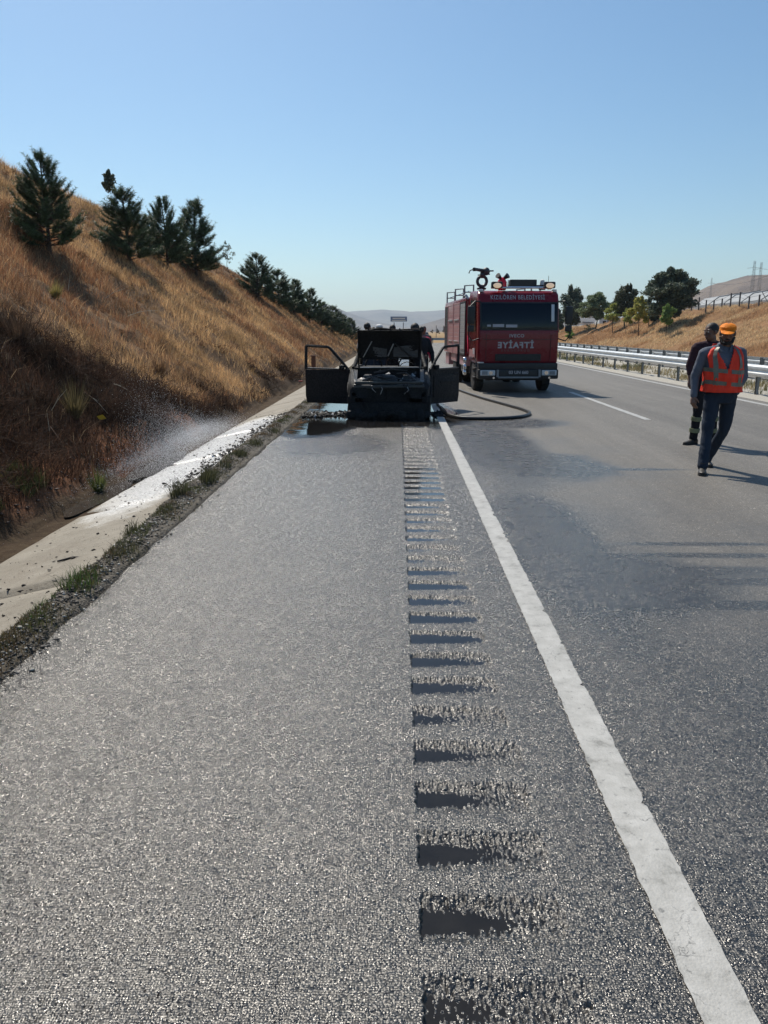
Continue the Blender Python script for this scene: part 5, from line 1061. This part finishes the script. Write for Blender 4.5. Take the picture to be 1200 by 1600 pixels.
M['skin'] = simple('skin', (.20, .105, .07), .55, 0, .12, 12); M['skind'] = simple('tanned skin', (.13, .07, .048), .55, 0, .12, 12)
M['hair'] = simple('black hair', (.012, .010, .009), .6, 0, .3, 30, .5, 120)
M['jean'] = cloth('navy trousers', (.026, .036, .055)); M['shirt'] = cloth('grey blue shirt', (.12, .135, .17)); M['vest'] = cloth('orange red vest', (.95, .06, .03), .6)
M['refl'] = simple('grey reflective tape', (.16, .155, .12), .4, .1, .15, 20); M['cap'] = cloth('orange cap', (.85, .24, .015), .7); M['shoe'] = simple('black shoe', (.022, .020, .018), .55); M['fire'] = cloth('black turnout cloth', (.016, .016, .020)); M['maroon'] = cloth('maroon sweatshirt', (.045, .022, .030))
M['eye'] = simple('eye white', (.5, .47, .43), .3); M['lime'] = simple('lime reflective tape', (.16, .18, .10), .5); M['lip'] = simple('lip', (.16, .06, .05), .5)
def seg(mb, a, b_, ra, rb, n=12, flat=1.0, mid=None, over=.5):
    """tapered limb with rounded ends"""
    a = Vector(a); b_ = Vector(b_); d = (b_-a).normalized(); pts = []; rs = []
    for t in (-1, -.7, 0): pts.append(a+d*ra*t*.9); rs.append(ra*math.sqrt(max(.04, 1-t*t)))
    if mid: pts.append(a.lerp(b_, mid[0])); rs.append(mid[1])
    for t in (0, .7, 1): pts.append(b_+d*rb*t*.9); rs.append(rb*math.sqrt(max(.04, 1-t*t)))
    return mb.tube(pts, rs, n, flat=flat)
def ering(c, rx, ry, n=20, lean=0, p=2.3):
    out = []
    for k in range(n):
        a = 2*math.pi*k/n; ca, sa = math.cos(a), math.sin(a); out.append((c[0]+rx*math.copysign(abs(ca)**(2/p), ca), c[1]+ry*math.copysign(abs(sa)**(2/p), sa), c[2]+lean*sa*ry))
    return out
def head(parent, c, yaw=0.0, pitch=0.0, sc=1.0, skin='skin', hair='cap', vox=.010, beard=True, full=True):
    """c = centre of the head; local frame: face towards -y"""
    T = Matrix.Translation(c) @ Matrix.Rotation(yaw, 4, 'Z') @ Matrix.Rotation(pitch, 4, 'X') @ Matrix.Scale(sc, 4)
    tr = lambda mb: (setattr(mb, 'v', [tuple(T @ Vector(v)) for v in mb.v]), mb)[1]
    m = MB(); m.ball((0, .012, .03), .098, 16, (.80, 1.0, .95)); m.ball((0, -.020, -.045), .072, 14, (.85, .95, 1.0)); m.ball((0, -.045, -.085), .036, 10, (1.0, .9, .7))
    m.tube([(0, -.092, .022), (0, -.112, -.022), (0, -.098, -.030)], [.010, .017, .012], 8); m.ball((0, -.085, -.055), .022, 8, (1.2, .6, .45))
    for s in (-1, 1): m.ball((s*.081, .012, .0), .030, 8, (.35, .65, 1.1)); m.ball((s*.035, -.080, .038), .022, 8, (1.3, .6, .4)); m.ball((s*.045, -.062, -.02), .028, 8, (.8, .7, .8))
    m.tube([(0, .02, -.06), (0, .035, -.17)], [.056, .060], 12); tr(m)
    H = m
    acc = []
    if full:
        for s in (-1, 1): e = MB(); e.ball((s*.032, -.083, .016), .0105, 8); acc.append(('eye', tr(e), 'eye')); q = MB(); q.tube([(s*.014, -.096, .037), (s*.034, -.097, .042), (s*.054, -.083, .035)], [.004, .005, .003], 6); acc.append(('eyebrow', tr(q), 'hair'))
        l_ = MB(); l_.tube([(-.022, -.094, -.057), (0, -.101, -.056), (.022, -.094, -.057)], [.004, .007, .004], 6); acc.append(('lips', tr(l_), 'lip'))
    if beard: q = MB(); q.ball((0, -.055, -.088), .050, 10, (1.0, .85, .62)); q.tube([(-.072, -.02, -.03), (-.055, -.06, -.085), (0, -.080, -.100), (.055, -.06, -.085), (.072, -.02, -.03)], .017, 8); q.tube([(-.032, -.098, -.050), (0, -.108, -.042), (.032, -.098, -.050)], .007, 6); acc.append(('beard', tr(q), 'hair'))
    h = MB()
    if hair in ('short', 'cap'):
        h.ball((0, .024, .040 if hair == 'short' else .02), .104, 16, (.83, .98, .90 if hair == 'short' else .80)); hm = MB(); hm.v = list(h.v); hm.f = list(h.f)
        # keep the face free
        keep = [i for i, f in enumerate(hm.f) if not all(hm.v[j][1] < -.035 and hm.v[j][2] < .068 for j in f) and not all(hm.v[j][2] < -.055 for j in f)]
        hm.f = [hm.f[i] for i in keep]; acc.append(('hair', tr(hm), 'hair'))
    if hair == 'cap':
        c_ = MB(); c_.loft([ering((0, .012, .045), .090, .108, 20, p=2), ering((0, .012, .085), .088, .104, 20, p=2), ering((0, .012, .103), .070, .084, 20, p=2), ering((0, .012, .116), .042, .05, 20, p=2), ering((0, .012, .121), .006, .006, 20, p=2)])
        c_.tube([(-.088, 0, .048), (-.06, -.075, .048), (0, -.098, .05), (.06, -.075, .048), (.088, 0, .048)], .006, 6); acc.append(('cap', tr(c_), 'cap'))
        v = MB(); g = [[(.078*math.cos(a)*(1-.05*r), -.070-.0-(.095*r)*math.sin(a)-.02*math.sin(a), .052-.028*r*math.sin(a)+.012*math.sin(a)*0-.012*math.cos(a)**2) for a in np.linspace(0, math.pi, 13)] for r in (0, .5, 1)]
        vs = [p for r in g for p in r]; top = [(x, y, z+.006) for x, y, z in vs]; fs = []
        for j in range(2):
            for i in range(12): q = j*13+i; fs.append((q, q+1, q+14, q+13)); fs.append((q+39, q+52, q+53, q+40))
        for i in range(12): fs.append((26+i, 27+i, 66+i, 65+i))
        v.add(vs+top, fs); acc.append(('visor', tr(v), 'cap'))
    return H, acc
def hand(mb, w, d, side, curl=.5, sc=1.0, palmn=None):
    """hand from wrist w along d; fingers curl about the palm normal"""
    w = Vector(w); d = Vector(d).normalized(); pn = Vector(palmn or (0, 1, 0)); pn = (pn-d*pn.dot(d)).normalized(); sd = d.cross(pn)*side
    P = lambda a, b, c: w+d*a*sc+sd*b*sc+pn*c*sc
    mb.tube([P(-.02, 0, 0), P(.03, 0, 0), P(.085, 0, .004)], [.027*sc, .038*sc, .040*sc], 10, flat=.5)
    for i, (b, L) in enumerate(((-.031, .066), (-.010, .078), (.011, .072), (.030, .056))):
        p = P(.080, b, .004); q1 = p+(d*math.cos(curl*.7)+pn*math.sin(curl*.7))*L*.45*sc; q2 = q1+(d*math.cos(curl*1.6)+pn*math.sin(curl*1.6))*L*.33*sc; q3 = q2+(d*math.cos(curl*2.3)+pn*math.sin(curl*2.3))*L*.24*sc; mb.tube([P(.06, b, 0), p, q1, q2, q3], [.0095*sc, .0095*sc, .0088*sc, .0082*sc, .006*sc], 6)
    a0 = P(.022, -.030, .006); a1 = P(.055, -.058, .018); a2 = P(.082, -.062, .030); mb.tube([P(.01, -.015, 0), a0, a1, a2], [.013*sc, .013*sc, .0105*sc, .008*sc], 6)
def shoe(parent, ank, ya, mat='shoe', L=.27):
    c, s = math.cos(ya), math.sin(ya); A = Vector(ank); f = Vector((s, -c, 0)); r = Vector((c, s, 0)); m = MB(); rings = []
    for t, w, h, z0 in ((-.30, .022, .05, .012), (-.26, .036, .085, .002), (-.08, .040, .098, 0), (.12, .041, .085, 0), (.34, .047, .062, 0), (.55, .046, .050, .002), (.68, .030, .040, .010), (.72, .012, .028, .016)):
        p = Vector((A.x, A.y, 0))+f*(t*L)
        rings.append([p+r*(w*math.cos(a))+Vector((0, 0, z0+max(0, (math.sin(a)*.5+.5))*h)) for a in np.linspace(0, 2*math.pi, 14, endpoint=False)])
    m.loft(rings); m.tube([Vector((A.x, A.y, .05)), Vector((A.x, A.y, .13))], [.045, .05], 10); o = m.build('shoe', M[mat], parent, smooth=True)
    so = MB(); rg_ = []
    for t, w in ((-.30, .026), (-.25, .038), (-.05, .040), (.12, .041), (.34, .049), (.55, .048), (.68, .034), (.73, .016)):
        p = Vector((A.x, A.y, 0))+f*(t*L); rg_.append([p+r*w+Vector((0, 0, .0)), p+r*w+Vector((0, 0, .020)), p-r*w+Vector((0, 0, .020)), p-r*w])
    so.loft(rg_).build('sole', M['rub'], o)
def person(loc, rz, label, J, torso, mats, hd, group=None, vox=.013, vest=False, arms=True, bands=None, shoes=True, name='person', extra=None):
    """J: joints hip, knee, ank, sh, el, wr for sides -1 (image left) and 1"""
    r = empty(name, loc, rz, label, 'person', group)
    H, acc = head(r, hd['c'], hd.get('yaw', 0), hd.get('pitch', 0), hd.get('sc', 1), hd.get('skin', 'skin'), hd.get('hair', 'short'), vox, hd.get('beard', False), vox < .02)
    b = H; c_t = Vector(torso[-1][0])
    b.tube([Vector(hd['c'])+Vector((0, .03, -.09)), c_t+Vector((0, .01, -.02))], [.055, .062], 12)
    if vox < .02: hipc = Vector(torso[0][0]); b.loft([ering(t[0], t[1]*.82, t[2]*.82, 16) for t in torso])
    else: b.loft([ering(t[0], t[1]*.82, t[2]*.82, 16) for t in torso])
    for s in (-1, 1):
        j = J[s]; el, wr = Vector(j['el']), Vector(j['wr']); seg(b, j['sh'], el, .042, .036); seg(b, el, wr, .036, .025, flat=.85); hand(b, wr, j.get('hd', wr-el), s, j.get('curl', .5), 1.0, j.get('pn', (0, 1, 0)))
        seg(b, j['hip'], j['knee'], .065, .048); seg(b, j['knee'], j['ank'], .048, .034)
    body = remesh(b, 'body', min(vox, .0085) if vox < .02 else vox, M[hd.get('skin', 'skin')], r, 2, .4)
    for nm, q, mt in acc: q.build(nm, M[mt], r, smooth=True)
    m = MB(); rings = [ering(t[0], t[1], t[2], 22, p=2.4) for t in torso]; m.loft(rings[1:] if len(rings) > 3 else rings)
    for s in (-1, 1):
        j = J[s]; sh, el, wr = Vector(j['sh']), Vector(j['el']), Vector(j['wr']); seg(m, sh, el, .068, .056); seg(m, el, el.lerp(wr, j.get('slv', .93)), .054, .041)
        m.tube([Vector(torso[-2][0])+Vector((0, 0, -.01)), sh], [.08, .066], 10)
    sh_ = remesh(m, 'shirt', vox, M[mats[0]], r, 3); crease(sh_, .007, seed=3)
    m = MB()
    m.tube([Vector(torso[-2][0])+Vector((0, .015, .02)), Vector(hd['c'])+Vector((0, .035, -.125))], [.078, .062], 14); m.build('collar', M[mats[0]], r, smooth=True)
    m = MB(); hp = [Vector(J[s]['hip']) for s in (-1, 1)]; t0, t1 = torso[0], torso[1]; m.loft([ering((t0[0][0], t0[0][1], t0[0][2]-.10), t0[1]*.80, t0[2]*.95, 20), ering(t0[0], t0[1]*1.0, t0[2]*1.03, 20), ering(t1[0], t1[1]*.97, t1[2]*.98, 20)])
    for s in (-1, 1):
        j = J[s]; seg(m, j['hip'], j['knee'], .094, .068, mid=(.45, .085)); seg(m, j['knee'], Vector(j['ank'])+Vector((0, 0, -.02)), .066, .060, mid=(.5, .062))
    tro = remesh(m, 'trousers', vox, M[mats[1]], r, 3); crease(tro, .008, seed=8)
    if shoes:
        for s in (-1, 1): shoe(r, J[s]['ank'], J[s].get('toe', 0), mats[2])
    if bands:
        for s in (-1, 1):
            k, a = Vector(J[s]['knee']), Vector(J[s]['ank'])
            for t in bands: p = k.lerp(a, t); d = (a-k).normalized(); MB().tube([p-d*.03, p+d*.03], .074, 14).build('reflective_band', M['lime'], tro)
    return r
def vest_on(root, torso, mat, band):
    """open fronted vest wrapped round the torso, with armholes and a V neck"""
    tz = [t[0][2] for t in torso]; cx = [t[0][0] for t in torso]; cy = [t[0][1] for t in torso]; rx = [t[1] for t in torso]; ry = [t[2] for t in torso]
    z0, z1 = torso[1][0][2]-.06, tz[-1]+.02
    def P(th, z, off=.022):
        zz = min(max(z, tz[0]), tz[-1]); X, Y, A, B = (np.interp(zz, tz, q) for q in (cx, cy, rx, ry)); ca, sa = math.cos(th), math.sin(th); fl_ = .02*max(0, (z0+.12-z)/.12)
        fold = .006*math.sin(th*9+z*14)+.004*math.sin(th*17-z*23)
        return (X+(A+off+fl_+fold)*math.copysign(abs(ca)**.87, ca), Y+(B+off+fl_+fold)*math.copysign(abs(sa)**.87, sa), z)
    n = 112; mz = 46; Vv = []; ok = {}
    for j in range(mz+1):
        z = z0+(z1-z0)*j/mz
        for i in range(n): th = 2*math.pi*i/n; Vv.append(P(th, z))
    F = []
    for j in range(mz):
        z = z0+(z1-z0)*(j+.5)/mz
        for i in range(n):
            th = 2*math.pi*(i+.5)/n; x, y, _ = P(th, z); X = np.interp(z, tz, cx); front = math.sin(th) < 0
            v = .006+max(0, (z-1.19)/.26)*.105
            if front and z > 1.17 and abs(x-X+.02) < v: continue
            arm = abs(math.cos(th)) > .88 and z > 1.20
            if arm: continue
            F.append((j*n+i, j*n+(i+1) % n, (j+1)*n+(i+1) % n, (j+1)*n+i))
    o = MB().add(Vv, F).build('safety_vest', mat, root, smooth=True, fix=False); sm = o.modifiers.new('thick', 'SOLIDIFY'); sm.thickness = .008; sm.offset = 1
    dg = bpy.context.evaluated_depsgraph_get(); me = bpy.data.meshes.new_from_object(o.evaluated_get(dg)); o.modifiers.clear(); o.data = me
    def strip(zf, a0, a1, w, m=30):
        vs = []
        for k in range(m+1):
            th = a0+(a1-a0)*k/m; z = zf(th)
            vs += [P(th, z-w/2, .034), P(th, z+w/2, .034)]
        MB().add(vs, [(2*k, 2*k+1, 2*k+3, 2*k+2) for k in range(m)]).build('reflective_band', band, o)
    for zc in (1.03, 1.17): strip(lambda th: zc+.012*math.sin(th*2), -math.pi*.47, math.pi*.02 if zc > 1.1 else math.pi*1.0, .045); strip(lambda th: zc-.02*math.cos(th), math.pi*1.02, math.pi*1.48, .045)
    for th in (-math.pi*.30, -math.pi*.70):
        vs = []
        for k in range(25): z = z0+.08+(1.44-z0-.08)*k/24; vs += [P(th-.13, z, .036), P(th+.13, z, .036)]
        MB().add(vs, [(2*k, 2*k+1, 2*k+3, 2*k+2) for k in range(24)]).build('reflective_band', band, o)
    return o
# man in the safety vest
T1 = [((.02, 0, .90), .172, .125), ((.02, -.005, .99), .178, .135), ((.015, -.015, 1.10), .182, .150), ((.01, -.01, 1.24), .192, .145), ((.0, 0, 1.34), .198, .125), ((0, .01, 1.41), .165, .095), ((0, .015, 1.455), .085, .075)]
J1 = {-1: dict(hip=(-.075, 0, .88), knee=(-.13, -.08, .48), ank=(-.20, -.22, .10), sh=(-.205, .01, 1.375), el=(-.275, .06, 1.10), wr=(-.30, -.02, .87), curl=.6, toe=-.35, pn=(1, .3, 0)),
      1: dict(hip=(.115, 0, .88), knee=(.13, .08, .48), ank=(.07, .36, .10), sh=(.205, .01, 1.375), el=(.30, .10, 1.10), wr=(.19, .02, .90), curl=.5, toe=-.15, hd=(-.75, -.1, -.5), pn=(-.3, -1, 0))}
p1_ = person((3.74, 9.25, 0), 0, 'man in orange safety vest and orange cap looking down while walking', J1, T1, ('shirt', 'jean', 'shoe'), dict(c=(.005, -.06, 1.585), yaw=-.38, pitch=.16, hair='cap', beard=True, skin='skin'), vox=.012)
vest_on(p1_, T1, M['vest'], M['refl'])
for s in (-1, 1): MB().add([(s*.012, -.118, 1.375), (s*.075, -.105, 1.395), (s*.085, -.045, 1.47), (s*.055, -.075, 1.468)], [(0, 1, 2, 3)]).build('collar_flap', M['shirt'], p1_)
for zz in (1.24, 1.31): MB().ball((-.012, -.150+(zz-1.24)*.22, zz), .007, 8).build('button', M['refl'], p1_)
# man behind him
T2 = [((0, 0, .92), .165, .12), ((0, 0, 1.02), .165, .12), ((0, 0, 1.15), .17, .125), ((0, 0, 1.27), .185, .125), ((0, .01, 1.37), .188, .11), ((0, .01, 1.43), .15, .085), ((0, .01, 1.475), .08, .07)]
J2 = {-1: dict(hip=(-.08, 0, .90), knee=(-.12, -.03, .50), ank=(-.13, .02, .10), sh=(-.20, .01, 1.40), el=(-.27, .03, 1.13), wr=(-.28, -.06, .92), curl=.8, toe=-1.0, pn=(1, .3, 0), slv=.55),
      1: dict(hip=(.09, 0, .90), knee=(.12, -.02, .50), ank=(.14, .05, .10), sh=(.20, .01, 1.40), el=(.25, .06, 1.14), wr=(.22, .0, .90), curl=.6, toe=-.6, pn=(-1, 0, 0))}
p2_ = person((4.45, 11.45, 0), 0, 'dark haired man in black trousers half hidden behind the man in vest', J2, T2, ('maroon', 'fire', 'shoe'), dict(c=(-.03, -.02, 1.60), yaw=-1.1, pitch=.12, hair='short', beard=False, skin='skind'), vox=.014, bands=(.30, .72))
# people round the burnt car
J3 = {-1: dict(hip=(-.09, 0, .92), knee=(-.11, -.02, .50), ank=(-.12, .05, .10), sh=(-.22, -.02, 1.42), el=(-.24, -.16, 1.16), wr=(-.08, -.34, 1.08), curl=1.2, toe=.1, pn=(1, 0, 0)),
      1: dict(hip=(.10, 0, .92), knee=(.14, -.05, .50), ank=(.16, .08, .10), sh=(.22, -.02, 1.42), el=(.30, -.10, 1.14), wr=(.22, -.28, .92), curl=1.2, toe=-.2, pn=(-1, 0, 0))}
T3 = [((0, .02, .90), .19, .15), ((0, .01, 1.02), .20, .16), ((0, 0, 1.15), .21, .165), ((0, -.02, 1.29), .22, .155), ((0, -.02, 1.39), .215, .13), ((0, -.01, 1.45), .16, .10), ((0, -.01, 1.50), .085, .08)]
person((.42, 17.35, 0), .5, 'person in bulky black clothing bending over the right side of the burnt car', J3, T3, ('fire', 'fire', 'shoe'), dict(c=(-.12, -.07, 1.635), yaw=-.5, pitch=.35, sc=1.12, hair='short', skin='skind'), vox=.02)
def standing(loc, rz, label, top, bottom, hair='short', h=1.0, skin='skin', group='onlookers standing behind the burnt car'):
    J = {-1: dict(hip=(-.08, 0, .90), knee=(-.09, 0, .50), ank=(-.10, .03, .10), sh=(-.20, .01, 1.40), el=(-.25, .02, 1.13), wr=(-.24, -.08, .90), curl=.6, pn=(1, 0, 0)), 1: dict(hip=(.08, 0, .90), knee=(.10, 0, .50), ank=(.12, .0, .10), sh=(.20, .01, 1.40), el=(.25, .03, 1.13), wr=(.22, -.10, .92), curl=.6, pn=(-1, 0, 0))}
    r = person(loc, rz, label, J, T2, (top, bottom, 'shoe'), dict(c=(0, -.01, 1.61), yaw=0, pitch=0, hair=hair, skin=skin), vox=.024, group=group); r.scale = (h, h, h); return r
M['wshirt'] = cloth('white shirt', (.62, .63, .64)); M['gshirt'] = cloth('grey jacket', (.16, .17, .18)); M['pinks'] = cloth('crimson jacket', (.55, .03, .09)); M['wcap'] = cloth('white cap', (.7, .7, .68)); 
bx = lambda px, t: (px-623)*t/1220
standing((bx(575.5, 21.5), 21.5, 0), 2.6, 'dark haired onlooker in a white shirt, leftmost behind the raised bonnet', 'wshirt', 'jean', h=1.055)
standing((bx(584, 24.5), 24.5, 0), .4, 'onlooker in a white shirt whose hair just shows second from the left behind the bonnet', 'wshirt', 'jean', h=1.0)
cp = standing((bx(593.5, 22), 22, 0), 3.0, 'onlooker in a white cap and grey jacket, third from the left behind the bonnet', 'gshirt', 'jean', 'cap', h=1.04)
for c in children(cp):
    if c.name.startswith(('cap', 'visor')): c.data.materials[0] = M['wcap']
standing((bx(605.5, 25), 25, 0), .2, 'low dark figure in black, fourth from the left behind the bonnet', 'fire', 'fire', h=.97)
standing((bx(614, 22.5), 22.5, 0), 2.8, 'dark haired onlooker in a grey jacket, fifth from the left behind the bonnet', 'gshirt', 'fire', h=1.03)
standing((bx(657, 21.5), 21.5, 0), 2.9, 'onlooker in a crimson jacket right of the raised bonnet', 'pinks', 'jean', h=1.0, skin='skind')
standing((bx(661, 26), 26, 0), .3, 'dark haired onlooker in a grey jacket behind the crimson jacket', 'gshirt', 'fire', h=1.02)
standing((bx(647, 24), 24, 0), 2.7, 'onlooker in black between the burnt car and the crimson jacket', 'fire', 'fire', h=1.0)
# distant grey car
pc = empty('parked_car', (bx(664.5, 104), 104, 0), .2, 'small grey car parked far down the road', 'car'); M['gcar'] = simple('grey car paint', (.25, .27, .30), .25, .4, .1)
bprism('body', [(0, .3), (0, .72), (.9, .88), (3.9, .92), (4.2, .8), (4.25, .3)], -.85, .85, .06, M['gcar'], pc); bprism('cabin', [(.95, .86), (1.7, 1.42), (3.1, 1.45), (3.9, .90)], -.72, .72, .05, M['glassd'], pc); bprism('roof', [(1.7, 1.425), (3.1, 1.455), (3.1, 1.475), (1.7, 1.445)], -.68, .68, 0, M['gcar'], pc)
for sx in (-.78, .78):
    for yy_ in (.8, 3.4): MB().lathe([(.12, -.1), (.31, -.1), (.32, 0), (.31, .1), (.12, .1)], 18, (sx, yy_, .32), 'X').build('wheel', M['rub'], pc, smooth=True)
for sx in (-.62, .62): MB().box((sx, -.01, .62), (.3, .04, .12), bev=.01).build('headlight', M['lens'], pc)
# stones and a twig lying on the concrete
m = MB(); m.tube([(0, 0, 0), (.10, .06, .015), (.22, .07, .01), (.30, .03, .004)], [.008, .010, .008, .004], 6); m.tube([(.12, .06, .014), (.2, .0, .02)], [.005, .003], 5); o = m.build('twig', simple('wet twig', (.05, .035, .025), .7), None); o.location = (-2.62, 5.72, float(dz(-2.62))+.012); tag(o, 'thin dark forked twig lying on the near concrete ditch slab', 'twig')
# ------------------------------------------------------------------ haze
hz = MB().box((0, 3900, 170), (15000, 9400, 344)); ho = hz.build('haze', None, None); ho.data.materials.clear()
hm = bpy.data.materials.new('haze'); hm.use_nodes = True; nt = hm.node_tree; nt.nodes.clear(); vp = nt.nodes.new('ShaderNodeVolumePrincipled'); mo = nt.nodes.new('ShaderNodeOutputMaterial'); nt.links.new(vp.outputs[0], mo.inputs['Volume'])
vp.inputs['Density'].default_value = .00013; vp.inputs['Color'].default_value = (.72, .86, .98, 1); vp.inputs['Anisotropy'].default_value = .35; hm.volume_intersection_method = 'FAST' if hasattr(hm, 'volume_intersection_method') else None
ho.data.materials.append(hm); ho['kind'] = 'stuff'; ho['label'] = 'thin pale haze over the plain and the far hills'
